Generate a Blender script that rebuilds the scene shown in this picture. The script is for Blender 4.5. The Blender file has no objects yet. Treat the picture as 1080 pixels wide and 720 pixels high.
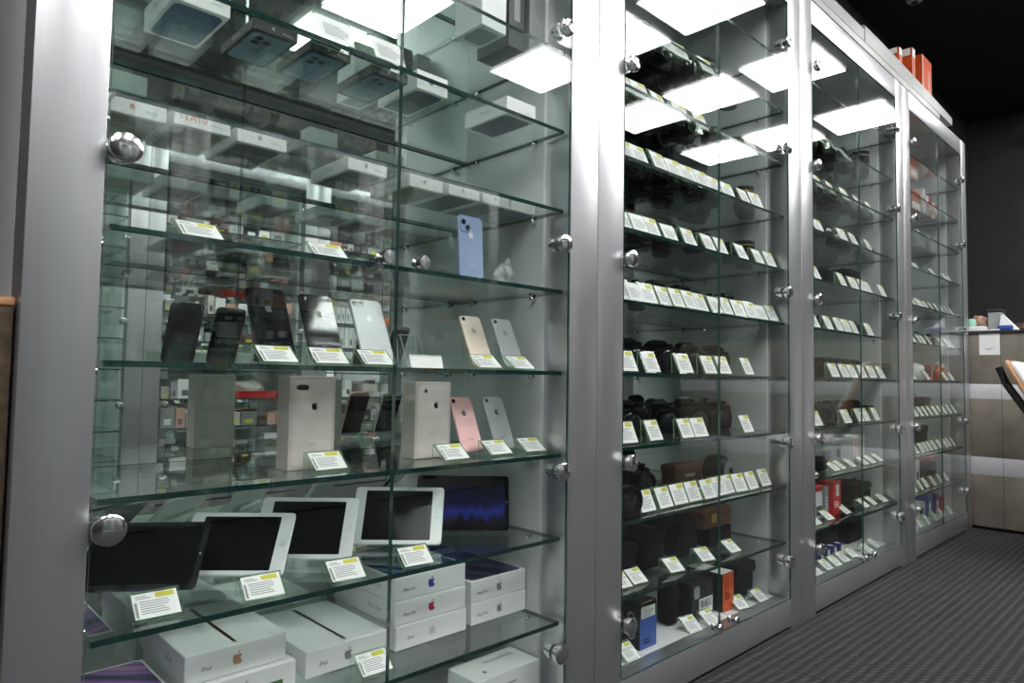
import bpy, bmesh, math, random
from mathutils import Matrix, Vector, noise
random.seed(7)
PI = math.pi
sc = bpy.context.scene
COL = sc.collection

# ------------------------------------------------------------------ camera constants (24 mm full frame)
CF, CYAW, CPIT, CROL, CD, CH = 720.2, 0.76421, 0.05187, 0.015098, 1.1144, 0.9
X0, MW, GH = 0.13879, 1.23355, 0.10807          # first cabinet edge, cabinet width, stile width
ZT, ZO, ZD = 2.439, 2.342, 0.108                # top, opening top, deck
def zl(k): return 0.9156 - 0.2008 * k if k < 4 else ZD      # top of shelf k (4 = deck)
SX = [X0 + i * MW for i in range(5)]
LX = [s + GH for s in SX[:4]]
RX = [SX[i + 1] - GH for i in range(4)]
_cy, _sy, _cp, _sp = math.cos(CYAW), math.sin(CYAW), math.cos(CPIT), math.sin(CPIT)
FW = Vector((_sy * _cp, _cy * _cp, _sp)); _rt = Vector((_cy, -_sy, 0)); _up = _rt.cross(FW)
RT = math.cos(CROL) * _rt + math.sin(CROL) * _up
UP = -math.sin(CROL) * _rt + math.cos(CROL) * _up
def Xpx(px, y, z):
    """world X of the point at depth y and height z that stands on the photo's column px"""
    b, c = y + CD, z - CH
    c1 = FW.y * b + FW.z * c; c2 = RT.y * b + RT.z * c; q = px - 540
    return (CF * c2 - q * c1) / (q * FW.x - CF * RT.x)

# ------------------------------------------------------------------ materials
MATS = {}
def srgb(r, g, b):
    f = lambda v: (v / 255 / 12.92) if v / 255 <= .04045 else ((v / 255 + .055) / 1.055) ** 2.4
    return (f(r), f(g), f(b))
def mat(name, col, rough=.5, metal=0, var=.04, scale=30, emit=None, spec=.5, coat=0, stretch=None):
    m = bpy.data.materials.new(name); m.use_nodes = True
    nt = m.node_tree; N = nt.nodes; L = nt.links
    p = N['Principled BSDF']
    tc = N.new('ShaderNodeTexCoord'); mp = N.new('ShaderNodeMapping'); nz = N.new('ShaderNodeTexNoise')
    mp.inputs['Scale'].default_value = stretch or (1, 1, 1)
    nz.inputs['Scale'].default_value = scale; nz.inputs['Detail'].default_value = 3
    rp = N.new('ShaderNodeValToRGB')
    rp.color_ramp.elements[0].position = .3; rp.color_ramp.elements[1].position = .7
    rp.color_ramp.elements[0].color = (*[max(0, c * (1 - var)) for c in col], 1)
    rp.color_ramp.elements[1].color = (*[min(1, c * (1 + var)) for c in col], 1)
    L.new(tc.outputs['Object'], mp.inputs['Vector']); L.new(mp.outputs['Vector'], nz.inputs['Vector'])
    L.new(nz.outputs['Fac'], rp.inputs['Fac']); L.new(rp.outputs['Color'], p.inputs['Base Color'])
    p.inputs['Roughness'].default_value = rough; p.inputs['Metallic'].default_value = metal
    p.inputs['Specular IOR Level'].default_value = spec
    if coat: p.inputs['Coat Weight'].default_value = coat; p.inputs['Coat Roughness'].default_value = .05
    if emit:
        p.inputs['Emission Color'].default_value = (*emit[0], 1); p.inputs['Emission Strength'].default_value = emit[1]
    MATS[name] = m
    return m
def glass(name, tint, gl=1.0):
    """clear architectural glass: sees straight through, mirrors by Fresnel on each face"""
    m = bpy.data.materials.new(name); m.use_nodes = True
    nt = m.node_tree; N = nt.nodes; L = nt.links
    N.remove(N['Principled BSDF']); out = N['Material Output']
    ge = N.new('ShaderNodeNewGeometry'); mx = N.new('ShaderNodeMix'); mx.data_type = 'FLOAT'
    mx.inputs[2].default_value = 1.5; mx.inputs[3].default_value = 1 / 1.5
    L.new(ge.outputs['Backfacing'], mx.inputs[0])
    fr = N.new('ShaderNodeFresnel'); L.new(mx.outputs[0], fr.inputs['IOR'])
    tr = N.new('ShaderNodeBsdfTransparent'); tr.inputs['Color'].default_value = (*tint, 1)
    gs = N.new('ShaderNodeBsdfGlossy'); gs.inputs['Roughness'].default_value = 0; gs.inputs['Color'].default_value = (gl, gl, gl, 1)
    ms = N.new('ShaderNodeMixShader')
    L.new(fr.outputs[0], ms.inputs[0]); L.new(tr.outputs[0], ms.inputs[1]); L.new(gs.outputs[0], ms.inputs[2])
    L.new(ms.outputs[0], out.inputs['Surface'])
    MATS[name] = m
    return m
def wavy(name, cols, scale, dist, rough=.25):
    """a printed swirl of colours"""
    m = mat(name, (1, 1, 1), rough)
    nt = m.node_tree; N = nt.nodes; L = nt.links
    w = N.new('ShaderNodeTexWave'); w.inputs['Scale'].default_value = scale; w.inputs['Distortion'].default_value = dist
    w.inputs['Detail'].default_value = 2; w.inputs['Detail Scale'].default_value = .6; w.bands_direction = 'DIAGONAL'
    tc = [n for n in N if n.type == 'TEX_COORD'][0]
    rp = N.new('ShaderNodeValToRGB'); e = rp.color_ramp.elements
    e[0].color = (*cols[0], 1); e[1].color = (*cols[-1], 1)
    for i, c in enumerate(cols[1:-1]):
        k = e.new((i + 1) / (len(cols) - 1)); k.color = (*c, 1)
    L.new(tc.outputs['Object'], w.inputs['Vector']); L.new(w.outputs['Fac'], rp.inputs['Fac'])
    L.new(rp.outputs['Color'], N['Principled BSDF'].inputs['Base Color'])
    return m

mat('silver', (.60, .61, .635), .34, .85, .03, 6, stretch=(60, 60, .6))
mat('silver_panel', (.62, .64, .65), .4, .15, .03, 8)
mat('deck_white', (.78, .79, .80), .35, 0, .03, 8)
mat('seam_dark', (.02, .02, .022), .7)
mat('chrome', (.82, .82, .84), .16, 1, .03, 20)
mat('rubber', (.015, .015, .015), .6)
glass('door_glass', (.972, .985, .98), .78); glass('shelf_glass', (.94, .972, .96)); glass('acrylic', (.965, .985, .975))
mat('glass_edge', (.004, .030, .026), .15, 0, .3, 14, coat=.5)
mat('door_edge', (.035, .085, .075), .08, 0, .2, 10, coat=1)
mat('acrylic_edge', (.38, .62, .34), .2, 0, .1, 30)
mat('mirror', (.86, .92, .89), .0, 1, .01, 4)
mat('paper', (.90, .92, .91), .55); mat('paper_box', (.84, .85, .85), .38, 0, .02, 10)
mat('paper_rose', (.62, .55, .51), .4); mat('paper_blush', (.72, .66, .62), .4); mat('ink', (.10, .10, .11), .6); mat('ink_grey', (.36, .38, .38), .6)
mat('yellow', (.62, .60, .06), .5); mat('logo_grey', (.30, .31, .32), .3, .3); mat('logo_gold', (.62, .36, .22), .35, .4)
mat('logo_blue', (.06, .07, .30), .3); mat('logo_red', (.45, .03, .08), .3); mat('logo_silver', (.66, .68, .70), .3, .3)
mat('print_navy', (.018, .03, .085), .3); mat('print_blue', (.05, .12, .22), .3); mat('print_steel', (.16, .25, .34), .35)
mat('print_tan', (.36, .27, .2), .4); mat('dot_blue', (.01, .07, .55), .4); mat('print_orange', (.75, .22, .07), .5)
mat('box_black', (.012, .012, .014), .35); mat('box_grey', (.30, .32, .33), .4); mat('box_dark', (.03, .035, .04), .4)
mat('box_navy', (.012, .03, .16), .4); mat('orange', (.62, .085, .014), .45); mat('red', (.55, .02, .02), .45); mat('box_blue', (.03, .09, .36), .45)
mat('wood_brown', (.16, .07, .025), .45, 0, .45, 8, stretch=(1, 1, 12)); mat('gold', (.7, .5, .1), .3, .6)
mat('leather', (.06, .026, .014), .5, 0, .3, 60); mat('green', (.06, .17, .02), .5)
mat('cam_black', (.004, .004, .005), .4, 0, .3, 200, spec=.3); mat('cam_grip', (.003, .003, .003), .75, 0, .4, 300, spec=.25); mat('lens_ring', (.005, .005, .006), .4, 0, .2, 200, spec=.35)
mat('front_lens', (.006, .008, .014), .03, 0, .1, 20, coat=1); mat('cam_silver', (.45, .46, .47), .3, .7)
mat('fabric_black', (.003, .003, .004), .85, 0, .4, 250, spec=.25); mat('strap', (.02, .02, .02), .8)
mat('ph_black', (.008, .008, .01), .05, 0, .1, 10, coat=1); mat('ph_silver', (.50, .52, .53), .3, .1, .02, 10, coat=.2)
mat('ph_gold', (.74, .62, .52), .3, .3, .02, 10); mat('ph_pink', (.72, .42, .42), .3, .3, .02, 10); mat('ph_blue', (.28, .37, .56), .15, .1, .02, 10, coat=.6)
mat('ph_frame', (.4, .41, .42), .25, .8); mat('tab_white', (.80, .82, .82), .25, 0, .02, 10, coat=.3); mat('screen_off', (.003, .003, .004), .12, 0, .1, 8, spec=.2)
mat('ceiling_black', (.009, .009, .010), .7, 0, .2, 5); mat('wall_charcoal', (.020, .021, .023), .7, 0, .2, 4); mat('wall_grey', (.20, .205, .21), .6, 0, .05, 3)
mat('counter_stone', (.205, .185, .150), .55, 0, .16, 9); mat('counter_white', (.66, .66, .70), .35); mat('counter_top', (.03, .03, .035), .3); mat('plinth', (.006, .006, .006), .8)
mat('panel_glow', (.9, .9, .9), .5, 0, .0, 5, emit=((1, .985, .97), 15.0)); mat('lamp_frame', (.75, .75, .75), .5)
mat('frosted', (.40, .40, .395), .3, 0, .12, 7); mat('frosted_light', (.34, .36, .355), .3, 0, .08, 5); mat('pinkish', (.62, .33, .26), .5)
mat('tan_wood', (.50, .26, .13), .45, 0, .2, 15, stretch=(1, 12, 1)); mat('cushion', (.78, .79, .80), .7); mat('chair_black', (.02, .021, .024), .4)
mat('bag_white', (.72, .73, .70), .4); mat('mint', (.35, .68, .52), .4); mat('pink_paper', (.42, .25, .19), .55); mat('brown_board', (.06, .04, .022), .8, 0, .5, 40)
mat('clear_white', (.75, .78, .78), .15)
wavy('swirl_purple', [(.03, .03, .06), (.16, .08, .34), (.42, .14, .42), (.10, .08, .30), (.50, .20, .40)], 5, 4)
wavy('swirl_blue', [(.02, .04, .09), (.04, .14, .30), (.16, .30, .42), (.03, .05, .12)], 5, 5)
wavy('swirl_dark', [(.008, .008, .02), (.02, .02, .07), (.06, .05, .14), (.01, .01, .025)], 4, 5)
def screen_blue_reflection():
    m = mat('screen_blue_reflection', (.006, .006, .01), .08)  # dark glass with a blue reflection painted in as a faint glowing band
    nt = m.node_tree; N = nt.nodes; L = nt.links; p = N['Principled BSDF']
    tc = N.new('ShaderNodeTexCoord'); mp = N.new('ShaderNodeMapping'); mp.inputs['Scale'].default_value = (9, 1, 1)
    nz = N.new('ShaderNodeTexNoise'); nz.inputs['Scale'].default_value = 5
    sx = N.new('ShaderNodeSeparateXYZ'); ad = N.new('ShaderNodeMath'); ad.operation = 'MULTIPLY_ADD'; ad.inputs[1].default_value = 7; 
    ml = N.new('ShaderNodeMath'); ml.operation = 'MULTIPLY_ADD'; ml.inputs[1].default_value = .45
    rp = N.new('ShaderNodeValToRGB'); e = rp.color_ramp.elements
    e[0].position = .30; e[0].color = (.004, .004, .012, 1); e[1].position = 1; e[1].color = (.012, .01, .012, 1)
    k = e.new(.46); k.color = (.03, .05, .42, 1); k = e.new(.6); k.color = (.012, .012, .08, 1)
    L.new(tc.outputs['Object'], mp.inputs['Vector']); L.new(mp.outputs[0], nz.inputs['Vector']); L.new(tc.outputs['Object'], sx.inputs[0])
    L.new(nz.outputs['Fac'], ml.inputs[0]); ml.inputs[2].default_value = -.10; L.new(sx.outputs['Z'], ad.inputs[0]); L.new(ml.outputs[0], ad.inputs[2])
    L.new(ad.outputs[0], rp.inputs['Fac']); L.new(rp.outputs['Color'], p.inputs['Emission Color']); p.inputs['Emission Strength'].default_value = .30
screen_blue_reflection()
def carpet():
    m = mat('carpet', (.05, .05, .052), .9)
    nt = m.node_tree; N = nt.nodes; L = nt.links; p = N['Principled BSDF']
    tc = N.new('ShaderNodeTexCoord'); sx = N.new('ShaderNodeSeparateXYZ'); L.new(tc.outputs['Object'], sx.inputs[0])
    def M(op, a, b=None, c=None):
        n = N.new('ShaderNodeMath'); n.operation = op
        for i, v in enumerate((a, b, c)):
            if v is None: continue
            if isinstance(v, (int, float)): n.inputs[i].default_value = v
            else: L.new(v, n.inputs[i])
        return n.outputs[0]
    x, y = sx.outputs['X'], sx.outputs['Y']
    st = M('MULTIPLY_ADD', M('SINE', M('MULTIPLY', y, 2 * PI / .031)), .5, .5)          # ribs along the room
    rib = M('MULTIPLY', M('SUBTRACT', st, .25), 1.33); rib = M('MAXIMUM', rib, 0)
    dash = M('GREATER_THAN', M('SINE', M('MULTIPLY', M('MULTIPLY_ADD', x, .88, y), 2 * PI / .026)), .2)   # slanting dashes
    tx = M('DIVIDE', M('SUBTRACT', x, 3.09 - 9.4), .94)
    kind = M('LESS_THAN', x, 3.09)                        # nearer tiles are dashed
    amt = M('MULTIPLY', rib, M('MULTIPLY_ADD', M('MULTIPLY', M('SUBTRACT', M('MULTIPLY', dash, 1.75), .75), kind), 1.0, 1.0))
    seam = M('LESS_THAN', M('ABSOLUTE', M('SUBTRACT', M('FRACT', tx), .5)), .496)
    nz = N.new('ShaderNodeTexNoise'); nz.inputs['Scale'].default_value = 420; L.new(tc.outputs['Object'], nz.inputs['Vector'])
    v = M('MULTIPLY', M('MULTIPLY_ADD', nz.outputs['Fac'], .5, .75), M('MULTIPLY', M('MULTIPLY_ADD', seam, .6, .4), M('MULTIPLY_ADD', amt, .024, .0105)))
    cb = N.new('ShaderNodeCombineColor')
    L.new(v, cb.inputs[0]); L.new(v, cb.inputs[1]); L.new(M('MULTIPLY', v, 1.03), cb.inputs[2])
    L.new(cb.outputs[0], p.inputs['Base Color'])
    bp = N.new('ShaderNodeBump'); bp.inputs['Distance'].default_value = .003; L.new(amt, bp.inputs['Height']); L.new(bp.outputs[0], p.inputs['Normal'])
carpet()

# ------------------------------------------------------------------ mesh helpers
class MB:
    """collects shapes, links them as ONE mesh object"""
    def __init__(s): s.v = []; s.f = []; s.m = []; s.sm = []; s.slots = []
    def slot(s, name):
        if name not in s.slots: s.slots.append(name)
        return s.slots.index(name)
    def add(s, vs, fs, mname, T=None, smooth=False):
        b = len(s.v); k = s.slot(mname)
        s.v += [tuple(T @ Vector(v)) if T else tuple(v) for v in vs]
        s.f += [tuple(b + i for i in f) for f in fs]; s.m += [k] * len(fs); s.sm += [smooth] * len(fs)
        return s
    def box(s, a, b, m, bev=0, T=None, seg=2):
        (x0, y0, z0), (x1, y1, z1) = a, b
        if not bev:
            vs = [(x, y, z) for z in (z0, z1) for y in (y0, y1) for x in (x0, x1)]
            return s.add(vs, [(0, 2, 3, 1), (4, 5, 7, 6), (0, 1, 5, 4), (2, 6, 7, 3), (0, 4, 6, 2), (1, 3, 7, 5)], m, T)
        bm = bmesh.new(); bmesh.ops.create_cube(bm, size=1)
        for v in bm.verts: v.co = Vector((x0 + (v.co.x + .5) * (x1 - x0), y0 + (v.co.y + .5) * (y1 - y0), z0 + (v.co.z + .5) * (z1 - z0)))
        bmesh.ops.bevel(bm, geom=bm.edges[:], offset=bev, segments=seg, affect='EDGES', profile=.5)
        return s.bm(bm, m, T, True)
    def bm(s, bm, m, T=None, smooth=False):
        bm.verts.ensure_lookup_table(); bm.verts.index_update()
        s.add([v.co[:] for v in bm.verts], [[v.index for v in f.verts] for f in bm.faces], m, T, smooth); bm.free()
        return s
    def rings(s, rr, m, T=None, smooth=True, cap=True, closed=False):
        n = len(rr[0]); vs = [p for r in rr for p in r]; fs = []
        for i in range(len(rr) - 1 + (1 if closed else 0)):
            for j in range(n):
                a, b = i * n, ((i + 1) % len(rr)) * n
                fs.append((a + j, a + (j + 1) % n, b + (j + 1) % n, b + j))
        if cap and not closed: fs.append(tuple(range(n))[::-1]); fs.append(tuple((len(rr) - 1) * n + j for j in range(n)))
        return s.add(vs, fs, m, T, smooth)
    def slab(s, w, h, t, r, m, bev=.0015, T=None, n=5):
        """rounded rectangle plate: x centred, z 0..h, y 0 (front) .. t"""
        def ol(i, y):
            ww, hh, rr = w / 2 - i, h - i, max(r - i, .0003); pts = []
            for cx, cz, a0 in ((ww - rr, hh - rr, 0), (-ww + rr, hh - rr, 90), (-ww + rr, i + rr, 180), (ww - rr, i + rr, 270)):
                for k in range(n + 1):
                    a = math.radians(a0 + 90 * k / n); pts.append((cx + rr * math.cos(a), y, cz + rr * math.sin(a)))
            return pts
        return s.rings([ol(bev, 0), ol(0, bev), ol(0, t - bev), ol(bev, t)], m, T, True)
    def lathe(s, prof, m, T=None, n=24, smooth=True):
        """profile (r, z) turned about z"""
        return s.rings([[(max(r, 1e-5) * math.cos(2 * PI * j / n), max(r, 1e-5) * math.sin(2 * PI * j / n), z) for j in range(n)] for r, z in prof], m, T, smooth)
    def tube(s, pts, r, m, n=8, T=None):
        pts = [Vector(p) for p in pts]; rr = []
        for i, p in enumerate(pts):
            d = (pts[min(i + 1, len(pts) - 1)] - pts[max(i - 1, 0)]).normalized()
            a = d.cross(Vector((0, 0, 1)) if abs(d.z) < .9 else Vector((1, 0, 0))).normalized(); b = d.cross(a)
            rr.append([tuple(p + r * (math.cos(2 * PI * j / n) * a + math.sin(2 * PI * j / n) * b)) for j in range(n)])
        return s.rings(rr, m, T)
    def flat(s, pts, m, T): return s.add(pts, [tuple(range(len(pts)))], m, T)
    def build(s, name, parent=None, loc=(0, 0, 0), rot=(0, 0, 0), ang=35, **props):
        me = bpy.data.meshes.new(name); me.from_pydata(s.v, [], s.f)
        for n in s.slots: me.materials.append(MATS[n])
        me.polygons.foreach_set('material_index', s.m); me.polygons.foreach_set('use_smooth', s.sm)
        bm = bmesh.new(); bm.from_mesh(me); bmesh.ops.recalc_face_normals(bm, faces=[f for f in bm.faces if f.smooth]); bm.to_mesh(me); bm.free()
        if any(s.sm): me.set_sharp_from_angle(angle=math.radians(ang))
        me.update()
        o = bpy.data.objects.new(name, me); COL.objects.link(o)
        o.location = loc; o.rotation_euler = rot
        if parent: o.parent = parent
        for k, v in props.items(): o[k] = v
        return o
def tag(o, label, cat, group=None):
    o['label'] = label; o['category'] = cat
    if group: o['group'] = group
    return o
def empty(name, label=None, cat=None, loc=(0, 0, 0), rot=(0, 0, 0), group=None):
    o = bpy.data.objects.new(name, None); COL.objects.link(o); o.location = loc; o.rotation_euler = rot; o.empty_display_size = .05
    if label: tag(o, label, cat, group)
    return o
def dup(root, label, loc, rot=(0, 0, 0), group=None, scale=None):
    r = root.copy(); COL.objects.link(r); r.location = loc; r.rotation_euler = rot; r['label'] = label
    if group: r['group'] = group
    if scale: r.scale = scale
    for ch in root.children:
        c = ch.copy(); COL.objects.link(c); c.parent = r
        for g in ch.children:
            d = g.copy(); COL.objects.link(d); d.parent = c
    return r
def struct(name, mb, **k):
    o = mb.build(name, **k); o['kind'] = 'structure'; return o
T_ = Matrix.Translation
def R_(a, ax): return Matrix.Rotation(a, 4, ax)
FRONT = R_(PI / 2, 'X')          # local xy plane -> xz plane facing -y

LOGO = [(0, .28), (.15, .36), (.30, .33), (.40, .22), (.27, .14), (.21, .02), (.25, -.10), (.40, -.19), (.36, -.35), (.25, -.48), (.14, -.5), (0, -.45),
        (-.14, -.5), (-.25, -.47), (-.38, -.28), (-.44, -.02), (-.40, .2), (-.30, .33), (-.15, .36)]
LEAF = [(0, .41), (.1, .43), (.19, .53), (.2, .65), (.1, .62), (.02, .53)]
_txt = {}
def text_mesh(t):
    if t not in _txt:
        c = bpy.data.curves.new('lettering', 'FONT'); c.body = t; c.align_x = 'CENTER'; c.align_y = 'CENTER'; c.resolution_u = 2
        o = bpy.data.objects.new('lettering', c); me = o.to_mesh()
        _txt[t] = ([v.co[:] for v in me.vertices], [tuple(p.vertices) for p in me.polygons])
        o.to_mesh_clear(); bpy.data.objects.remove(o); bpy.data.curves.remove(c)
    return _txt[t]
def decal(mb, kind, F, u, v, size, m, extra=None):
    """F maps (u, v) on a face to 3-D; kind: logo, text, rect, rrect, circle, lines"""
    T = F @ T_((u, v, 0))
    if kind == 'logo':
        mb.flat([(x * size, y * size, 0) for x, y in LOGO], m, T); mb.flat([(x * size, y * size, 0) for x, y in LEAF], m, T)
    elif kind == 'text':
        vs, fs = text_mesh(extra); mb.add([(x * size, y * size, 0) for x, y, _ in vs], fs, m, T)
    elif kind == 'rect':
        w, h = size; mb.flat([(-w / 2, -h / 2, 0), (w / 2, -h / 2, 0), (w / 2, h / 2, 0), (-w / 2, h / 2, 0)], m, T)
    elif kind == 'rrect':
        w, h, r = size; pts = []
        for cx, cy, a0 in ((w / 2 - r, h / 2 - r, 0), (-w / 2 + r, h / 2 - r, 90), (-w / 2 + r, -h / 2 + r, 180), (w / 2 - r, -h / 2 + r, 270)):
            for k in range(5):
                a = math.radians(a0 + 22.5 * k); pts.append((cx + r * math.cos(a), cy + r * math.sin(a), 0))
        mb.flat(pts, m, T)
    elif kind == 'circle':
        mb.flat([(size * math.cos(2 * PI * k / 20), size * math.sin(2 * PI * k / 20), 0) for k in range(20)], m, T)
    elif kind == 'lines':
        w, h, n = size; rnd = random.Random(int(w * 1e4) + n)
        for i in range(n):
            ww = w * rnd.uniform(.6, 1); y = h / 2 - h * (i + .5) / n; t = h / n * .22
            mb.flat([(-w / 2, y - t, 0), (-w / 2 + ww, y - t, 0), (-w / 2 + ww, y + t, 0), (-w / 2, y + t, 0)], m, T)
    elif kind == 'bars':
        w, h, n = size; rnd = random.Random(5)
        for i in range(n):
            x = -w / 2 + w * (i + .5) / n; t = w / n * rnd.uniform(.15, .42)
            mb.flat([(x - t, -h / 2, 0), (x + t, -h / 2, 0), (x + t, h / 2, 0), (x - t, h / 2, 0)], m, T)
def face(f, w, d, h, e=.0005):
    B = Matrix
    if f == 'front': return B(((1, 0, 0, 0), (0, 0, -1, -d / 2 - e), (0, 1, 0, 0), (0, 0, 0, 1)))
    if f == 'left': return B(((0, 0, -1, -w / 2 - e), (-1, 0, 0, 0), (0, 1, 0, 0), (0, 0, 0, 1)))
    if f == 'top': return B(((1, 0, 0, 0), (0, 1, 0, 0), (0, 0, 1, h + e), (0, 0, 0, 1)))
    if f == 'bottom': return B(((1, 0, 0, 0), (0, -1, 0, 0), (0, 0, -1, -e), (0, 0, 0, 1)))
def pbox(name, label, cat, loc, size, m, decals=(), yaw=0, bev=.0012, group=None, loc_front=True):
    """a carton: loc = middle of its FRONT bottom edge"""
    w, d, h = size; mb = MB(); mb.box((-w / 2, -d / 2, 0), (w / 2, d / 2, h), m, bev, seg=1)
    for q in decals:
        f, kind, u, v, s, mm = q[:6]; decal(mb, kind, face(f, w, d, h), u, v, s, mm, q[6] if len(q) > 6 else None)
    o = mb.build(name, ang=30)
    a = yaw; fx = inside(loc[0], w) if loc_front and yaw == 0 and .0 < loc[1] < .3 and loc[2] < 2.3 else loc[0]
    o.location = (fx - math.sin(a) * d / 2, loc[1] + math.cos(a) * d / 2, loc[2] + .001); o.rotation_euler = (0, 0, a)
    return tag(o, label, cat, group)

# ------------------------------------------------------------------ the room
XA, XB, YA, YB, HC = -3.0, 7.3, -3.62, .47, 3.3
struct('floor', MB().box((XA, YA, -.05), (XB, YB, 0), 'carpet'))
struct('ceiling', MB().box((XA, YA, HC), (XB, YB, HC + .05), 'ceiling_black'))
struct('wall_back', MB().box((XA, YB, 0), (XB, YB + .05, HC), 'wall_charcoal'))
struct('wall_opposite', MB().box((XA, YA - .05, 0), (XB, YA, HC), 'wall_charcoal'))
struct('wall_far', MB().box((XB, YA, 0), (XB + .05, YB, HC), 'wall_charcoal'))
struct('wall_near', MB().box((XA - .05, YA, 0), (XA, YB, HC), 'wall_charcoal'))

# lights: three rows of square panels, seen mirrored in the doors
cols = [-2.0, -.66, .70, 2.06, 3.452, 4.77, 6.15]
rows = [-.82, -1.515, -2.21]
for i, cx in enumerate(cols):
    for j, ry in enumerate(rows):
        e = empty('ceiling_light', 'square white panel light in the black ceiling, %s row out from the cabinets, %s along' % (['first', 'second', 'third'][j], ['first', 'second', 'third', 'fourth', 'fifth', 'sixth', 'seventh'][i]),
                  'ceiling light', (cx + .295, ry - .29, HC), group='ceiling panel lights')
        MB().slab(.59, .585, .02, .004, 'lamp_frame', .002, T=T_((0, .2925, -.001)) @ R_(PI / 2, 'X')).build('frame', e)
        MB().box((-.286, -.283, -.026), (.286, .283, -.0215), 'panel_glow').build('diffuser', e)

# ------------------------------------------------------------------ display cabinets
KN = (.25, .675, 1.225, 1.765, 2.17)
def build_cabinet(label):
    c = empty('display_cabinet', label, 'display cabinet')
    W = MW; g = GH; sg = .0012
    for s in (0, 1):                                              # stiles
        x0, x1 = (sg, g) if s == 0 else (W - g, W - sg)
        MB().box((x0, 0, .0), (x1, .085, ZT), 'silver', .002).build('stile', c)
        px0, px1 = (sg, g + .010) if s == 0 else (W - g - .010, W - sg)
        MB().box((px0, .0855, .0), (px1, .40, ZO + .02), 'silver_panel', .001).build('side_panel', c)
    MB().box((g, 0, ZO), (W - g, .06, ZT), 'silver', .002).build('top_rail', c)
    MB().box((g, 0, .012), (W - g, .06, ZD), 'silver', .002).build('bottom_rail', c)
    MB().box((g, .012, .0), (W - g, .07, .012), 'seam_dark').build('toe_strip', c)
    MB().box((sg, .0605, ZO + .0205), (W - sg, .415, ZT - .001), 'silver_panel').build('top_panel', c)
    MB().box((g + .0105, .0605, ZD - .03), (W - g - .0105, .392, ZD), 'deck_white').build('deck_panel', c)
    MB().box((g + .0105, .393, ZD - .03), (W - g - .0105, .401, ZO + .02), 'mirror').build('back_mirror', c)
    MB().box((sg, .4015, 0), (W - sg, .412, ZO + .02), 'seam_dark').build('back_board', c)
    for k in range(-6, 4):                                        # shelves
        mb = MB(); x0, x1, y0, y1, z1 = g + .012, W - g - .012, .014, .388, zl(k); z0 = z1 - .0095
        vs = [(x, y, z) for z in (z0, z1) for y in (y0, y1) for x in (x0, x1)]
        mb.add(vs, [(0, 2, 3, 1), (4, 5, 7, 6)], 'shelf_glass')
        mb.add(vs, [(0, 1, 5, 4), (2, 6, 7, 3), (0, 4, 6, 2), (1, 3, 7, 5)], 'glass_edge')
        sh = mb.build('glass_shelf', c)
        for px in (W - g - .0105, g + .0105):
            for py in (.11, .34):
                sgn = -1 if px > W / 2 else 1
                MB().lathe([(.001, 0), (.006, 0), (.006, .016), (.004, .018), (.001, .018)], 'chrome', T_((px, py, z0 - .0062)) @ R_(sgn * PI / 2, 'Y'), 12).build('shelf_pin', sh)
    mid = W / 2
    for s in (0, 1):                                              # doors
        x0, x1 = (g + .003, mid - .002) if s == 0 else (mid + .002, W - g - .003)
        mb = MB(); vs = [(x, y, z) for z in (ZD + .002, ZO - .003) for y in (0, .006) for x in (x0, x1)]
        mb.add(vs, [(0, 1, 5, 4), (2, 6, 7, 3)], 'door_glass'); mb.add(vs, [(0, 2, 3, 1), (4, 5, 7, 6), (0, 4, 6, 2), (1, 3, 7, 5)], 'door_edge')
        d = mb.build('glass_door', c)
        hx = g + .022 if s == 0 else W - g - .036
        for z in KN:
            T = T_((hx, -.0005, z)) @ R_(PI / 2, 'X')
            k = MB().lathe([(.001, 0), (.016, 0), (.016, .006), (.022, .007), (.0228, .017), (.0222, .0195), (.019, .0215), (.012, .0232), (.001, .024)], 'chrome', T).build('hinge_knob', d)
            j = -1 if s == 0 else 1
            mb = MB().lathe([(.001, 0), (.018, 0), (.018, .012), (.012, .016), (.012, .024), (.001, .024)], 'chrome', T_((hx, .0065, z)) @ R_(-PI / 2, 'X'), 18)
            ex = (g + .001) if s == 0 else (W - g - .001)
            mb.box((min(hx, ex), .012, z - .009), (max(hx, ex), .022, z + .009), 'chrome', .002); mb.build('hinge_arm', d)
    return c, mid
ROOTS = []
labs = ['silver framed glass cabinet closest to the camera, displaying phones, tablets and white boxes', 'silver framed glass cabinet of cameras beside the phone and tablet cabinet',
        'silver framed glass cabinet of cameras and bags between two others, third along the row', 'silver framed glass cabinet at the end of the row beside the taupe counter']
c0, MID = build_cabinet(labs[0]); c0.location = (SX[0], 0, 0); ROOTS.append(c0)
for i in (1, 2, 3):
    ROOTS.append(dup(c0, labs[i], (SX[i], 0, 0)))
OPP = -3.07
opp_l = ['first', 'second', 'third']
for i in range(3):
    dup(c0, 'glass cabinet across the aisle seen only in the mirrors, %s from the camera end' % opp_l[i], (1.372 + MW * i, OPP, 0), (0, 0, PI), 'cabinets across the aisle')
for o in ROOTS[0].children:                                      # the first cabinet's outer edge is a little narrower
    if o.name.split('.')[0] in ('stile', 'side_panel') and max(v.co.x for v in o.data.vertices) < .2:
        xr = max(v.co.x for v in o.data.vertices); o.scale.x = 1 - .015 / xr; o.location.x = .015
def door_lock(cab, z, dx):
    """two chrome pulls where the doors of a cabinet meet"""
    doors = [o for o in ROOTS[cab].children if o.name.startswith('glass_door')]
    for s, d in enumerate(sorted(doors, key=lambda o: o.data.vertices[0].co.x)):
        x = MID + (-dx if s == 0 else dx)
        MB().lathe([(.001, 0), (.011, 0), (.011, .005), (.008, .008), (.008, .016), (.013, .018), (.014, .030), (.012, .033), (.001, .034)], 'chrome', T_((x, -.0005, z)) @ R_(PI / 2, 'X'), 20).build('door_pull', d)
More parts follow.
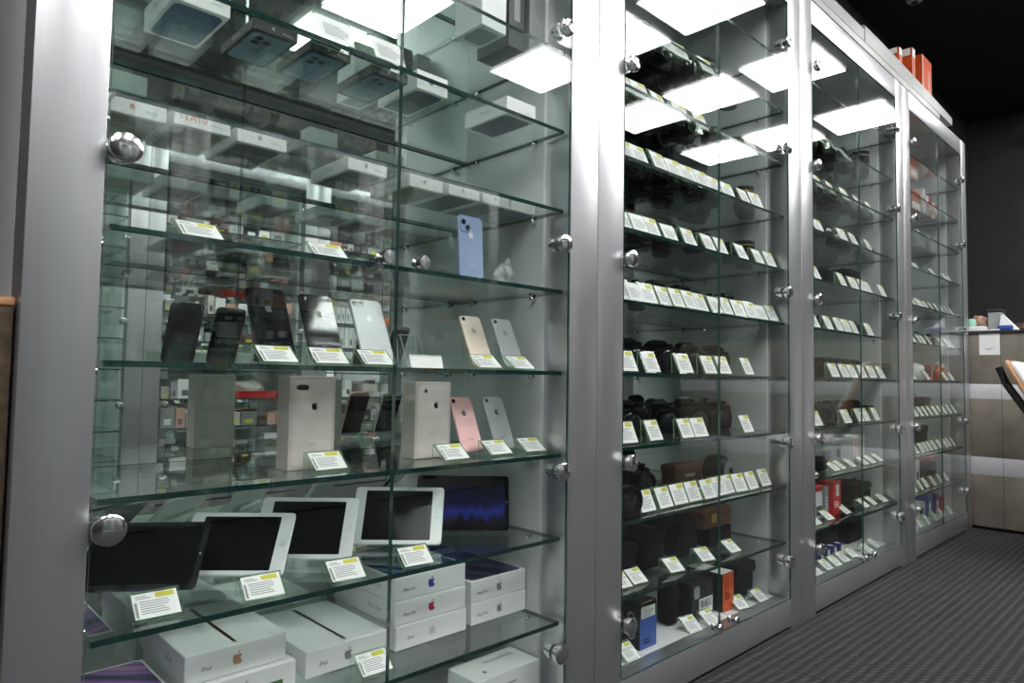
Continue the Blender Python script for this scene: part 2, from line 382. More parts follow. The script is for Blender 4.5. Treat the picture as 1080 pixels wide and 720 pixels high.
door_lock(0, 1.123, .042); door_lock(1, .143, .05); door_lock(2, .143, .05)

ORD = ['first', 'second', 'third', 'fourth', 'fifth', 'sixth', 'seventh', 'eighth', 'ninth', 'tenth', 'eleventh', 'twelfth', 'thirteenth', 'fourteenth', 'fifteenth', 'sixteenth']
CABN = ['phone cabinet', 'first camera cabinet', 'second camera cabinet', 'end cabinet']
def shelfn(k): return 'cabinet floor' if k == 4 else ORD[3 - k] + ' shelf up'

def inside(X, w):
    """keep a thing of width w clear of the cabinet sides"""
    i = max(0, min(3, int((X - X0) / MW)))
    return max(LX[i] + .014 + w / 2, min(RX[i] - .014 - w / 2, X))

# ------------------------------------------------------------------ price cards
def card_proto(w, h, lean, post):
    """acrylic holder, its printed card leaning back by lean degrees; origin under the front lip"""
    mb = MB(); a = math.radians(lean); t = .0024
    T = R_(-a, 'X')
    def sheet(T, w, h):
        vs = [(x, y, z) for z in (0, h) for y in (0, t) for x in (-w / 2, w / 2)]
        mb.add(vs, [(0, 1, 5, 4), (2, 6, 7, 3)], 'acrylic', T); mb.add(vs, [(0, 2, 3, 1), (4, 5, 7, 6), (0, 4, 6, 2), (1, 3, 7, 5)], 'acrylic_edge', T)
    W, Hh = w + .009, h + .008
    sheet(T, W, Hh)
    by, bz = Hh * math.sin(a), Hh * math.cos(a)
    sheet(T_((0, by, 0)) @ R_(math.radians(-3), 'X'), W, bz * .98)                     # rear leg
    return mb, T, w, h
def make_card(w, h, lean, style):
    mb, T, w, h = card_proto(w, h, lean, 0)
    o = mb.build('price_card')
    m2 = MB(); P = T @ T_((0, -.0012, .0035))
    m2.box((-w / 2, 0, 0), (w / 2, .0008, h), 'paper', 0, P)
    F = P @ Matrix(((1, 0, 0, 0), (0, 0, -1, -.0003), (0, 1, 0, 0), (0, 0, 0, 1)))
    if style != 2: decal(m2, 'rect', F, w * .22, h * .86, (w * .42, h * .2), 'yellow')
    if style == 0: decal(m2, 'lines', F, -w * .24, h * .84, (w * .36, h * .16, 2), 'ink_grey')
    decal(m2, 'lines', F, w * .05, h * .42, (w * .8, h * .56, 7 if style else 6), 'ink_grey')
    if style == 0: decal(m2, 'bars', F, -w * .44, h * .36, (w * .06, h * .6, 2), 'ink')
    m2.build('printed_card', o)
    tag(o, 'x', 'price card')
    return o
PROTO = [make_card(.066, .046, 52, 0), make_card(.072, .062, 24, 1), make_card(.058, .052, 54, 1), make_card(.070, .058, 26, 2), make_card(.05, .055, 30, 1)]
for o in PROTO: o.location = (0, 0, -50)
USED = {}
def card(kind, cab, k, X, y, n, yaw=0, tilt=0):
    lab = 'price card %s from near end, %s, %s' % (ORD[n], shelfn(k), CABN[cab])
    loc = (X, y, zl(k) + .0026); rot = (tilt, 0, yaw); grp = 'price cards, %s, %s' % (shelfn(k), CABN[cab])
    if kind not in USED:
        o = PROTO[kind]; USED[kind] = 1; o.location = loc; o.rotation_euler = rot; o['label'] = lab; o['group'] = grp; return o
    return dup(PROTO[kind], lab, loc, rot, grp)
def cards(kind, cab, k, pxs, y=.045, kinds=None, yaw=0):
    rnd = random.Random(cab * 100 + k)
    for n, px in enumerate(sorted(pxs)):
        kk = kind if kinds is None else rnd.choice(kinds)
        card(kk, cab, k, inside(Xpx(px, y, zl(k) + .02), .086), y + rnd.uniform(-.006, .006), n, yaw + rnd.uniform(-.09, .09))

# cabinet 1
for n, (x, y) in enumerate([(.359, .056), (.5215, .036), (.6815, .034), (.839, .030)]): card(0, 0, 2, x, y - .012, n, -.1 if n else -.04)
card(0, 0, 3, .765, .045, 0, -.05)
for n, (x, y) in enumerate([(.662, .075), (.955, .056), (1.10, .07), (1.213, .068)]): card(0, 0, 1, x, y - .012, n, 0)
cards(0, 0, 0, [299, 352, 402, 520, 555], .04)
for n, x in enumerate([.624, .742]): card(3, 0, -3, x, .02, n)
cards(0, 0, -1, [215, 352], .04)
card(0, 0, 4, Xpx(562, .035, ZD), .035, 0)
# camera cabinets
cards(1, 1, -5, [668, 708, 722, 748], .05)
cards(1, 1, -4, [662, 678, 700, 722, 742, 795], .05)
cards(1, 1, -3, [664, 678, 697, 714, 729, 743, 758, 772, 787, 799], .035, [1, 1, 3])
cards(1, 1, -2, [663, 676, 692, 711, 732, 749, 765, 784, 802, 815], .035, [1, 3, 1])
cards(1, 1, -1, [660, 672, 688, 704, 717, 730, 744, 757, 769, 783, 795, 806, 816], .035, [3, 1, 1])
cards(1, 1, 0, [664, 691, 726, 752, 765, 790], .035)
cards(1, 1, 1, [665, 695, 727, 740, 790], .04)
cards(1, 1, 2, [684, 703, 720, 735, 749, 762, 774, 783, 795, 810], .045)
cards(2, 1, 3, [662, 678, 715, 749, 777], .05, yaw=-.15)
cards(2, 1, 4, [671, 736, 754, 787, 806], .05, yaw=-.1)
cards(4, 2, -5, [866, 880, 894], .05)
cards(1, 2, -4, [866, 880, 893, 908, 921], .05)
cards(1, 2, -3, [866, 890, 902, 919], .035)
cards(1, 2, -2, [862, 890, 903, 912, 920, 932], .035)
cards(1, 2, -1, [861, 876, 886, 895, 904, 919], .035)
cards(1, 2, 0, [881, 894, 903, 911, 921, 931], .035)
cards(1, 2, 1, [863, 894, 910, 916, 926], .04)
cards(2, 2, 2, [862, 884, 892, 902, 914, 922, 931], .05)
cards(2, 2, 3, [864, 878, 897, 917, 925, 935], .05)
cards(2, 2, 4, [865, 877, 886, 895, 905, 918, 928], .05)
cards(4, 3, -5, [990, 1000, 1006], .05)
cards(4, 3, -4, [972, 984, 996], .05)
cards(4, 3, -3, [966, 971, 986, 999, 1004], .04)
cards(4, 3, -2, [965, 970, 975, 980, 985, 990, 996, 1002, 1007], .04)
cards(4, 3, -1, [965, 971, 977, 983, 995, 1001, 1007], .04)
cards(4, 3, 0, [966, 979, 1000, 1006], .04)
cards(4, 3, 1, [964, 968, 973, 978, 983, 988, 994, 999, 1004, 1009], .04)
cards(4, 3, 2, [964, 969, 974, 979, 984, 989, 994, 999, 1004, 1009], .045)
cards(4, 3, 3, [966, 973, 980, 987, 994, 1001], .045)
cards(4, 3, 4, [966, 973, 980, 988, 995, 1003], .05)

# ------------------------------------------------------------------ phones, tablets and their stands
def stand(w, h, lean, loc, yaw, label, group, rim='acrylic'):
    """clear bent acrylic easel: lip, back plate, rear foot"""
    mb = MB(); a = math.radians(lean); t = .0025
    def sheet(T, w, h):
        vs = [(x, y, z) for z in (0, h) for y in (0, t) for x in (-w / 2, w / 2)]
        mb.add(vs, [(0, 1, 5, 4), (2, 6, 7, 3)], 'acrylic', T); mb.add(vs, [(0, 2, 3, 1), (4, 5, 7, 6), (0, 4, 6, 2), (1, 3, 7, 5)], rim, T)
    sheet(R_(-a, 'X'), w, h)
    by, bz = h * math.sin(a), h * math.cos(a)
    sheet(T_((0, by + .002, .0)) @ R_(math.radians(-8), 'X'), w, bz)
    sheet(R_(-a - PI / 2, 'X') @ T_((0, -t, 0)), w, -.014)
    o = mb.build('acrylic_stand', loc=loc, rot=(0, 0, yaw))
    return tag(o, label, 'display stand', group)
def phone(label, X, y, z, lean, body, w=.067, h=.138, cam='single', back=True, yaw=0, logo='logo_grey', gap=.0015):
    """phone propped on its stand, back towards the door; (X, y, z) = middle of its bottom edge"""
    mb = MB(); t = .0078
    mb.slab(w, h, t, .0105, body, .002)
    F = Matrix(((1, 0, 0, 0), (0, 0, -1, -.0004), (0, 1, 0, 0), (0, 0, 0, 1)))
    if logo: decal(mb, 'logo', F, 0, h * .70, .016, logo)
    if logo: decal(mb, 'text', F, 0, h * .22, .006, logo, 'iPhone')
    o = mb.build('phone', loc=(X, y, z + gap), rot=(-math.radians(lean), 0, yaw))
    tag(o, label, 'phone')
    if cam == 'dual':
        MB().slab(.026, .0115, .0016, .0055, 'ph_black', .0004, T_((-w / 2 + .0185, -.0016, h - .0175))).build('camera_bump', o)
    elif cam == 'square':
        b = MB().slab(.029, .031, .0016, .008, body, .0004, T_((-w / 2 + .019, -.0016, h - .038)))
        b.build('camera_bump', o)
        for dx, dz in ((-.006, .006), (.006, -.006)):
            MB().lathe([(.001, 0), (.0062, 0), (.0062, .0014), (.001, .0016)], 'front_lens', T_((-w / 2 + .019 + dx, -.0017, h - .0225 + dz)) @ R_(PI / 2, 'X'), 16).build('camera_eye', o)
    else:
        MB().lathe([(.001, 0), (.005, 0), (.005, .0014), (.001, .0016)], 'front_lens', T_((-w / 2 + .0105, -.0002, h - .011)) @ R_(PI / 2, 'X'), 16).build('camera_eye', o)
    MB().slab(w * .93, h * .86, .0006, .004, 'screen_off', .0001, T_((0, t, h * .07))).build('screen', o)
    return o
def put_phone(label, X, y, k, lean, body, **kw):
    z = zl(k); al = math.radians(lean); o = phone(label, X, y, z + .0025 + .0086 * math.sin(al) + .0035 * math.cos(al), lean, body, gap=0, **kw)
    a = math.radians(lean); stand(.052, .085, lean, (X, y + .0086 * math.cos(a) - .0035 * math.sin(a), z + .0025), 0, 'clear acrylic stand under the ' + label[:label.index(',')] if ',' in label else 'clear acrylic stand behind the ' + label, 'acrylic phone stands')
z0 = zl(0)
put_phone('glossy black phone with silver edge, furthest toward the near pillar, middle shelf', Xpx(272, .11, z0 + .01) + 0.0390, .11, 0, 26, 'ph_black', w=.078, h=.158, logo='ink')
put_phone('glossy black phone reflecting white boxes, between black and silver phones', Xpx(329, .11, z0 + .01) + 0.0370, .11, 0, 26, 'ph_black', w=.074, h=.154, logo='ink_grey')
put_phone('silver white phone with dual camera, beside the black phones', Xpx(384, .11, z0 + .01) + 0.0390, .11, 0, 26, 'ph_silver', w=.078, h=.154, cam='dual', logo='logo_silver')
put_phone('pale gold phone, middle shelf beside the empty stand', Xpx(500, .11, z0 + .01) + 0.0335, .11, 0, 26, 'ph_gold')
put_phone('silver phone, last on the middle shelf', Xpx(534, .11, z0 + .01) + 0.0335, .11, 0, 26, 'ph_silver', logo='logo_grey')
put_phone('pink phone, on the shelf below between boxed phone and silver phone', 1.055, .11, 1, 24, 'ph_pink', logo='ink')
put_phone('pale silver phone, on the lower shelf beside the pink phone', 1.165, .115, 1, 24, 'ph_silver', logo='ink')
phone('pale blue phone with two big lenses standing alone on the fifth shelf up', .985, .045, zl(-1), 4, 'ph_blue', w=.072, h=.143, cam='square', logo='logo_silver')
stand(.05, .08, 26, (Xpx(441, .10, zl(0)), .10, zl(0) + .0025), 0, 'empty clear acrylic stand on the middle phone shelf', None, 'paper')
# white folded card in front of the empty stand
mb = MB(); mb.box((-.042, 0, 0), (.042, .001, .024), 'paper', 0, R_(-.3, 'X')); mb.box((-.042, .014, 0), (.042, .015, .024), 'paper', 0, T_((0, 0, 0)) @ R_(.25, 'X'))
tag(mb.build('folded_card', loc=(Xpx(451, .045, z0), .045, z0 + .001)), 'blank white folded card in front of the empty acrylic stand', 'card')
# phones lying flat higher up, seen from below
for i, (x, y, m, l) in enumerate([(.40, .10, 'ph_black', 'black phone lying flat on the fifth shelf, closest to the near pillar'), (.52, .12, 'ph_silver', 'white phone lying flat on the fifth shelf'),
                                  (.66, .12, 'ph_black', 'black phone lying flat on the fifth shelf behind the chrome pulls')]):
    o = phone(l, x, y, zl(-1), -90, m, gap=.009); o.rotation_euler = (PI / 2 * -1, 0, .15 * i)
    o.location = (x, y, zl(-1) + .0095)

def tablet(label, BR, w, h, yaw, lean, frame, screen, home=True):
    """landscape tablet leaning back; BR = its bottom corner nearest the far pillar"""
    o = MB().slab(w, h, .0075, .009, frame, .0018, T_((-w / 2, 0, 0))).build('tablet', loc=(BR[0], BR[1], zl(2) + .0025 + .0085 * math.sin(math.radians(lean)) + .0035 * math.cos(math.radians(lean))), rot=(-math.radians(lean), 0, -math.radians(yaw)))
    tag(o, label, 'tablet')
    mx = .026 if home else .010; mz = .010
    MB().slab(w - 2 * mx, h - 2 * mz, .0006, .002 if home else .006, screen, .0001, T_((-w / 2, -.0004, mz))).build('screen', o)
    if home and frame != 'screen_off':
        MB().lathe([(.0045, 0), (.006, 0), (.006, .0008), (.0045, .0008)], 'logo_silver', T_((-.013, -.0001, h / 2)) @ R_(PI / 2, 'X'), 20).build('home_button', o)
    else:
        MB().lathe([(.0005, 0), (.0018, 0), (.0018, .0006), (.0005, .0006)], 'ink_grey', T_((-.006, -.0003, h / 2)) @ R_(PI / 2, 'X'), 10).build('camera_eye', o)
    d = math.radians(yaw); l = math.radians(lean)
    cx, cy = BR[0] - math.cos(d) * w / 2, BR[1] + math.sin(d) * w / 2
    off = .0085 * math.cos(l) - .0035 * math.sin(l)
    stand(.12, h * .62, lean, (cx + math.sin(d) * off, cy + math.cos(d) * off, zl(2) + .0025), -d, 'clear acrylic stand under the ' + label.split(',')[0], 'acrylic tablet stands')
    return o
tablet('black tablet, closest to the near pillar', (.442, .135), .200, .134, 36, 44, 'ph_black', 'screen_off', False)
tablet('white tablet with dark screen, beside the black tablet', (.589, .109), .200, .134, 41, 43, 'tab_white', 'screen_off')
tablet('white tablet with dark screen, in the middle of the row', (.745, .128), .205, .136, 42, 36, 'tab_white', 'screen_off')
tablet('white tablet with dark screen, behind the door gap next to the painted blue reflection', (.96, .106), .205, .138, 42, 34, 'tab_white', 'screen_off')
tablet('dark tablet with a painted blue reflection, nearest the second pillar', (1.178, .115), .236, .150, 42, 38, 'screen_off', 'screen_blue_reflection', False)

# ------------------------------------------------------------------ boxes in the phone cabinet
def phonebox(label, X, y, k, w, d, h, body='paper_box', pic='print_navy', dot=None, cam3=False, text=None, logo='logo_grey'):
    ds = [('bottom', 'rrect', 0, 0, (w * .86, d * .88, .012), pic)]
    if pic not in ('print_tan',): ds.append(('bottom', 'logo', 0, -.005, .016, 'ink_grey'))
    if cam3:
        for a, b in ((-.018, .045), (-.018, .025), (0, .035)): ds.append(('bottom', 'circle', a, b, .0085, 'box_black'))
    if dot: ds.append(('front', 'circle', -.012, h * .6, .009, dot))
    if logo and not dot: ds.append(('front', 'logo', -.005, h * .55, h * .35, logo))
    ds.append(('front', 'text', w * .26, h * .38, .007, 'ink_grey', 'iPhone'))
    ds.append(('left', 'text', 0, h * .5, .014, 'ink_grey', 'iPhone'))
    if text: ds.append(('front', 'text', -w * .18, h * .55, .018, 'print_orange', text))
    return pbox('phone_box', label, 'phone box', (X, y, zl(k)), (w, d, h), body, ds)
phonebox('white phone box with blue dot and dark blue picture underneath, near end of upper shelf', .397, .075, -3, .095, .160, .042, pic='print_blue', dot='dot_blue')
for i, (x, lab) in enumerate([(.528, 'black phone box with steel blue phone pictured underneath, next to the blue-dot box'), (.640, 'black phone box with pictured phone, middle of the three black ones'), (.778, 'black phone box with pictured phone, next to the white navy-picture box')]):
    phonebox(lab, x, .075, -3, .086, .150, .020, 'box_black', 'print_steel', cam3=True)
phonebox('white phone box with navy picture underneath, behind the door gap on the upper shelf', .885, .072, -3, .084, .155, .042, pic='print_navy', logo='logo_blue')
phonebox('white phone box with navy picture underneath, alone near the far corner of the upper shelf', 1.122, .035, -3, .096, .155, .042, pic='print_navy', logo=None)
for i, (x, y, lab, pic, lg) in enumerate([(.318, .085, 'white phone box with tan underside, behind the upper chrome hinge', 'print_tan', 'logo_gold'), (.420, .070, 'white phone box with an orange printed number', 'print_tan', None),
                     (.530, .080, 'white phone box with grey logo beside the orange-numbered box', 'print_navy', 'logo_grey'), (.757, .110, 'white phone box behind the door gap, sixth shelf', 'print_navy', 'logo_grey'),
                     (.915, .120, 'white phone box with tan underside just past the door gap, sixth shelf', 'print_tan', 'logo_grey'), (1.018, .110, 'white phone box with navy underside, third from the far end of sixth shelf', 'print_navy', 'logo_grey'),
                     (1.122, .110, 'white phone box, second from the far end of sixth shelf', 'print_navy', 'logo_grey'), (1.222, .110, 'white phone box at the far end of the sixth shelf', 'print_steel', None)]):
    phonebox(lab, x - .006, y + (.028 if i < 3 else 0), -2, .094, .160, .029, pic=pic, text='11A10' if i == 1 else None, logo=lg)
pbox('phone_box', 'white phone box standing on the top visible shelf of the phone cabinet', 'phone box', (1.052, .06, zl(-4)), (.078, .10, .16), 'paper_box', [('front', 'logo', 0, .09, .02, 'logo_grey'), ('bottom', 'rrect', 0, 0, (.06, .07, .01), 'box_grey')])
pbox('phone_box', 'tall black box standing next to the white box on the top shelf', 'phone box', (1.155, .09, zl(-4)), (.055, .12, .17), 'box_dark', [('front', 'rect', 0, .10, (.02, .06), 'box_grey')])
pbox('phone_box', 'tall grey box standing next to the black box on the top shelf', 'phone box', (1.225, .09, zl(-4)), (.05, .12, .17), 'box_grey', [('front', 'logo', 0, .1, .02, 'ink_grey')])
pbox('phone_box', 'upright pale rose phone box with black dual camera picture, nearer the door gap', 'phone box', (.646, .118, zl(1)), (.097, .050, .180), 'paper_rose',
     [('front', 'rrect', 0, .09, (.083, .166, .012), 'paper_blush'), ('front', 'rrect', -.022, .158, (.026, .011, .0054), 'box_black'), ('front', 'logo', .004, .122, .015, 'ink'), ('front', 'text', 0, .048, .008, 'ink_grey', 'iPhone'), ('left', 'text', 0, .12, .010, 'ink_grey', 'iPhone')])
pbox('phone_box', 'upright pale rose phone box with small logo, beside the pink phone', 'phone box', (.944, .124, zl(1)), (.100, .050, .170), 'paper_rose',
     [('front', 'rrect', 0, .085, (.086, .158, .012), 'paper_blush'), ('front', 'circle', -.022, .150, .0048, 'ink'), ('front', 'logo', .008, .118, .015, 'ink'), ('front', 'text', 0, .055, .008, 'ink_grey', 'iPhone'), ('left', 'text', 0, .12, .010, 'ink_grey', 'iPhone')])
# tablet boxes
def tbox(label, X, y, z, w, d, h, logo, top=None, txt='iPad Air', pencil=None, stripe=None):
    ds = [('front', 'logo', .0, h * .5, .021, logo), ('front', 'text', -w * .30, h * .42, .0105, 'ink', txt), ('left', 'text', .05, h * .5, .017, 'ink_grey', txt)]
    if top: ds.append(('top', 'rrect', 0, 0, (w * .93, d * .94, .012), top))
    if pencil: ds.append(('top', 'rrect', 0, 0, (.007, d * .9, .0034), pencil)); ds.append(('top', 'rrect', 0, 0, (.005, d * .88, .0024), 'paper_box'))
    if stripe: ds.append(('front', 'rect', .04, .014, (.06, .016), stripe))
    return pbox('tablet_box', label, 'tablet box', (X, y, z), (w, d, h), 'paper_box', ds)
z3 = zl(3)
tbox('white tablet box with purple swirl picture, lowest near corner of the phone cabinet', .335, .045, z3, .150, .255, .050, 'logo_grey', 'swirl_purple')
tbox('white tablet box with gold logo and pencil line, on top of a matching box', .517, .122, z3 + .0512, .182, .255, .050, 'logo_gold', None, 'iPad', 'logo_gold')
tbox('white tablet box with green sticker, under the gold-logo box', .527, .108, z3, .190, .262, .050, 'logo_grey', None, 'iPad Air', None, 'green')
tbox('single white tablet box with grey pencil line, beside the stack of three', .742, .122, z3, .184, .255, .050, 'logo_grey', None, 'iPad', 'ink_grey')
tbox('white tablet box with pale logo, bottom of the stack of three', .950, .118, z3, .196, .255, .050, 'logo_silver', None, 'iPad')
tbox('white tablet box with red logo, middle of the stack of three', .948, .120, z3 + .0512, .196, .255, .050, 'logo_red', None, 'iPad Air')
tbox('white tablet box with blue logo and blue picture, top of the stack of three', .947, .121, z3 + .1024, .196, .255, .050, 'logo_blue', 'swirl_blue', 'iPad Air')
tbox('white tablet box with grey logo, bottom of the stack of two', 1.160, .126, z3, .180, .250, .050, 'logo_grey', None, 'iPad Pro')
tbox('white tablet box with dark purple picture, top of the stack of two', 1.159, .127, z3 + .0512, .180, .250, .050, 'logo_grey', 'swirl_dark', 'iPad Pro')
pbox('product_box', 'white box with black printing on the floor of the phone cabinet', 'box', (1.148, .075, ZD), (.204, .105, .098), 'paper_box',
     [('top', 'text', .03, .02, .018, 'ink', 'DUALSENSE'), ('top', 'logo', -.05, -.02, .012, 'ink'), ('front', 'lines', -.02, .05, (.12, .05, 5), 'ink_grey'), ('front', 'rect', .07, .03, (.03, .02), 'box_navy')], 0)
pbox('product_box', 'low white box beside the printed white box on the cabinet floor', 'box', (.985, .10, ZD), (.11, .11, .05), 'paper_box', [('front', 'lines', 0, .025, (.07, .02, 3), 'ink_grey')])

# ------------------------------------------------------------------ cameras, lenses, bags
def lens_prof(r, L): return [(.001, 0), (r * .86, 0), (r * .86, L * .12), (r, L * .16), (r, L * .45), (r * .95, L * .47), (r * .95, L * .55), (r, L * .57), (r, L * .86), (r * 1.04, L * .88), (r * 1.04, L), (r * .9, L), (r * .86, L * .94), (.001, L * .93)]
def make_camera(lr, ll, hump=True, silver=False):
    o = empty('camera', 'x', 'camera')
    m = 'cam_silver' if silver else 'cam_black'
    mb = MB(); mb.box((-.066, -.018, 0), (.066, .026, .082), m if silver else 'cam_black', .009); mb.box((-.064, -.0195, .012), (.064, -.0182, .066), 'cam_grip', 0)
    mb.box((.028, .0262, .014), (-.040, .0275, .058), 'screen_off', 0)
    mb.build('body', o)
    MB().box((-.074, -.052, .004), (-.036, .016, .079), 'cam_grip', .013, seg=3).build('grip', o)
    if hump:
        rr = []
        for z, w, y0, y1 in ((.078, .031, -.026, .024), (.090, .027, -.030, .026), (.100, .018, -.027, .020), (.103, .013, -.02, .016)):
            rr.append([(-w, y0, z), (w, y0, z), (w, y1, z), (-w, y1, z)])
        MB().rings(rr, m, None, False).build('viewfinder_housing', o)
        MB().box((-.011, -.010, .1015), (.011, .012, .1065), 'cam_silver', .001).build('hot_shoe', o)
    else:
        MB().box((-.011, -.008, .081), (.011, .014, .0855), 'cam_silver', .001).build('hot_shoe', o)
    MB().lathe([(.001, 0), (.011, 0), (.011, .010), (.009, .012), (.001, .012)], 'lens_ring', T_((.047, .006, .081)), 18).build('mode_dial', o)
    MB().lathe([(.001, 0), (.006, 0), (.005, .006), (.001, .006)], 'cam_silver', T_((-.055, -.030, .077)), 12).build('shutter_button', o)
    ln = MB().lathe(lens_prof(lr, ll), 'lens_ring', T_((.006, -.0175, .041)) @ R_(PI / 2, 'X'), 28).build('lens', o)
    MB().lathe([(.001, 0), (lr * .84, 0), (lr * .6, .004), (.001, .006)], 'front_lens', T_((.006, -.0175 - ll * .93, .041)) @ R_(PI / 2, 'X'), 24).build('front_element', ln)
    return o
CAMS = [make_camera(.034, .062), make_camera(.038, .085), make_camera(.031, .038), make_camera(.030, .045, False), make_camera(.032, .05, False, True)]
CN = ['black camera with short zoom lens', 'black camera with long zoom lens', 'black camera with slim lens', 'compact black camera', 'compact silver camera']
for o in CAMS: o.location = (0, 0, -60)
CUSED = set()
def cams(cab, k, lst, y=.185):
    for n, (px, v, *r) in enumerate(lst):
        yy = r[0] if r else y; yaw = r[1] if len(r) > 1 else -random.uniform(.25, .6)
        X = inside(Xpx(px, yy - .03, zl(k) + .04), .155)
        lab = '%s, %s from near end, %s, %s' % (CN[v], ORD[n], shelfn(k), CABN[cab])
        loc = (X, yy, zl(k) + .001)
        if v not in CUSED:
            CUSED.add(v); o = CAMS[v]; o.location = loc; o.rotation_euler = (0, 0, yaw); o['label'] = lab
            o['group'] = 'cameras on the glass shelves'
        else: dup(CAMS[v], lab, loc, (0, 0, yaw), 'cameras on the glass shelves')
def make_lens(r, L, ring):
    o = MB().lathe(lens_prof(r, L), 'lens_ring', None, 28).build('camera_lens'); tag(o, 'x', 'camera lens')
    MB().lathe([(r * .99, L * .58), (r * 1.035, L * .585), (r * 1.035, L * .8), (r * .99, L * .805)], 'cam_grip', None, 28).build('zoom_ring', o)
    if ring: MB().lathe([(r * .99, L * .83), (r * 1.01, L * .832), (r * 1.01, L * .85), (r * .99, L * .852)], ring, None, 28).build('trim_ring', o)
    MB().lathe([(.001, 0), (r * .84, 0), (r * .5, .005), (.001, .006)], 'front_lens', T_((0, 0, L * .925)), 24).build('front_element', o)
    return o
LENS = [make_lens(.036, .10, 'gold'), make_lens(.033, .07, None), make_lens(.042, .135, 'cam_silver'), make_lens(.03, .05, 'red')]
LN = ['black lens with gold ring', 'short black lens', 'tall black lens with silver ring', 'squat black lens with red ring']
for o in LENS: o.location = (0, 0, -70)
LUSED = set()
def lenses(cab, k, lst, y=.17):
    for n, (px, v, *r) in enumerate(lst):
        yy = r[0] if r else y; X = inside(Xpx(px, yy, zl(k) + .04), .095); loc = (X, yy, zl(k) + .001); rot = (0, 0, random.random() * 6)
        lab = '%s, %s from near end, %s, %s' % (LN[v], ORD[n], shelfn(k), CABN[cab])
        if v not in LUSED:
            LUSED.add(v); o = LENS[v]; o.location = loc; o.rotation_euler = rot; o['label'] = lab; o['group'] = 'lenses on the glass shelves'
        else: dup(LENS[v], lab, loc, rot, 'lenses on the glass shelves')
def two_rows(cab, k, front, back, yf=.166, yb=.320, step=.150, sc_=1, yw=(.12, .38)):
    """cameras set out in two rows from the near end"""
    for row, (y, vs, x) in enumerate(((yf, front, LX[cab] * (yf + CD) / CD + .005), (yb, back, LX[cab] * (yb + CD) / CD - .005))):
        for n, v in enumerate(vs):
            yaw = -random.uniform(*yw); X = x + n * step
            lab = '%s, %s in %s row, %s, %s' % (CN[v], ORD[n], 'front' if row == 0 else 'rear', shelfn(k), CABN[cab])
            loc = (X, y, zl(k) + .001)
            if v not in CUSED:
                CUSED.add(v); o = CAMS[v]; o.location = loc; o.rotation_euler = (0, 0, yaw); o['label'] = lab; o['group'] = 'cameras on the glass shelves'
            else: dup(CAMS[v], lab, loc, (0, 0, yaw), 'cameras on the glass shelves', (sc_, sc_, sc_))
# first camera cabinet
two_rows(1, -5, [0, 2, 3], [1, 0, 2]); lenses(1, -5, [(741, 2, .17), (768, 0, .15)])
two_rows(1, -4, [2, 0, 3], [1, 0, 2, 0]); lenses(1, -4, [(750, 0, .17), (774, 1, .12)])
two_rows(1, -3, [2, 0, 2, 3], [0, 1, 0, 2]); lenses(1, -3, [(784, 0, .115), (800, 1, .14)])
two_rows(1, -2, [2, 0, 2, 0], [0, 1, 0, 2]); lenses(1, -2, [(770, 1, .10), (785, 0, .12)])
two_rows(1, -1, [4, 2, 0, 3, 2], [0, 1, 0, 2])
two_rows(1, 0, [0, 1, 0, 2], [], .225, step=.178, sc_=1.12, yw=(.35, .6))
two_rows(1, 1, [1, 0, 1, 0], [], .225, step=.178, sc_=1.14, yw=(.45, .75))
cams(1, 2, [(674, 0, .30)])
# second camera cabinet
two_rows(2, -5, [3, 0, 2], [0, 2]); lenses(2, -5, [(907, 2, .13)])
two_rows(2, -4, [2, 0, 2], [0, 2]); lenses(2, -4, [(904, 1, .14), (919, 3, .12)])
two_rows(2, -3, [0, 2, 0], [0, 2]); lenses(2, -3, [(908, 1, .13), (919, 3, .12)])
two_rows(2, -1, [3, 3, 3, 3], [], .17, step=.150, sc_=.93)
two_rows(2, 0, [1, 0, 2, 0], [], .175, step=.150, sc_=.93, yw=(.15, .25))
two_rows(2, 1, [0, 1, 0, 1], [], .175, step=.150, sc_=.93, yw=(.15, .25))
# end cabinet
lenses(3, -2, [(967, 1, .13), (980, 3, .13), (988, 1, .16)])
cams(3, -1, [(967, 3), (979, 3)])

def bag(label, X, y, k, w, d, h, m='fabric_black', yaw=0, cat='camera bag', lid=True, r=.018):
    o = MB().box((-w / 2, -d / 2, 0), (w / 2, d / 2, h), m, min(r, h * .3, d * .3), seg=3).build('camera_bag', loc=(inside(X, w + .006), y + d / 2, zl(k) + .001), rot=(0, 0, yaw))
    tag(o, label, cat)
    if lid:
        MB().box((-w / 2 - .003, -d / 2 - .004, h * .68), (w / 2 + .003, d / 2 + .003, h + .004), m, min(.012, h * .15), seg=2).build('lid_flap', o)
        MB().tube([(-w * .22, 0, h + .003), (-w * .16, 0, h + .012), (0, 0, h + .016), (w * .16, 0, h + .012), (w * .22, 0, h + .003)], .004, 'strap').build('carry_strap', o)
    return o
def XP(px, y, k): return Xpx(px, y, zl(k) + .02)
# first camera cabinet, lower shelves
o = LENS[2]; dup(LENS[2], 'large black zoom lens lying on its side facing out, near pillar, second shelf up', (XP(662, .06, 2), .168, zl(2) + .045), (PI / 2, 0, -.1), 'lenses on the glass shelves')
mb = MB().box((-.085, -.03, 0), (.085, .03, .07), 'leather', .01, seg=3)
o = mb.build('camera_case', loc=(XP(730, .15, 2), .19, zl(2) + .026), rot=(0, 0, .0)); tag(o, 'brown leather camera case lying on a green box behind the price cards', 'camera case')
MB().box((-.087, -.032, .045), (.087, .032, .074), 'leather', .008, seg=2).build('case_lid', o)
MB().box((-.03, -.0335, .030), (.03, -.0322, .040), 'cam_silver', 0).build('metal_strip', o)
pbox('product_box', 'flat green box under the brown leather camera case', 'box', (XP(728, .13, 2), .13, zl(2)), (.19, .13, .024), 'green', [('front', 'rect', 0, .018, (.18, .006), 'paper')])
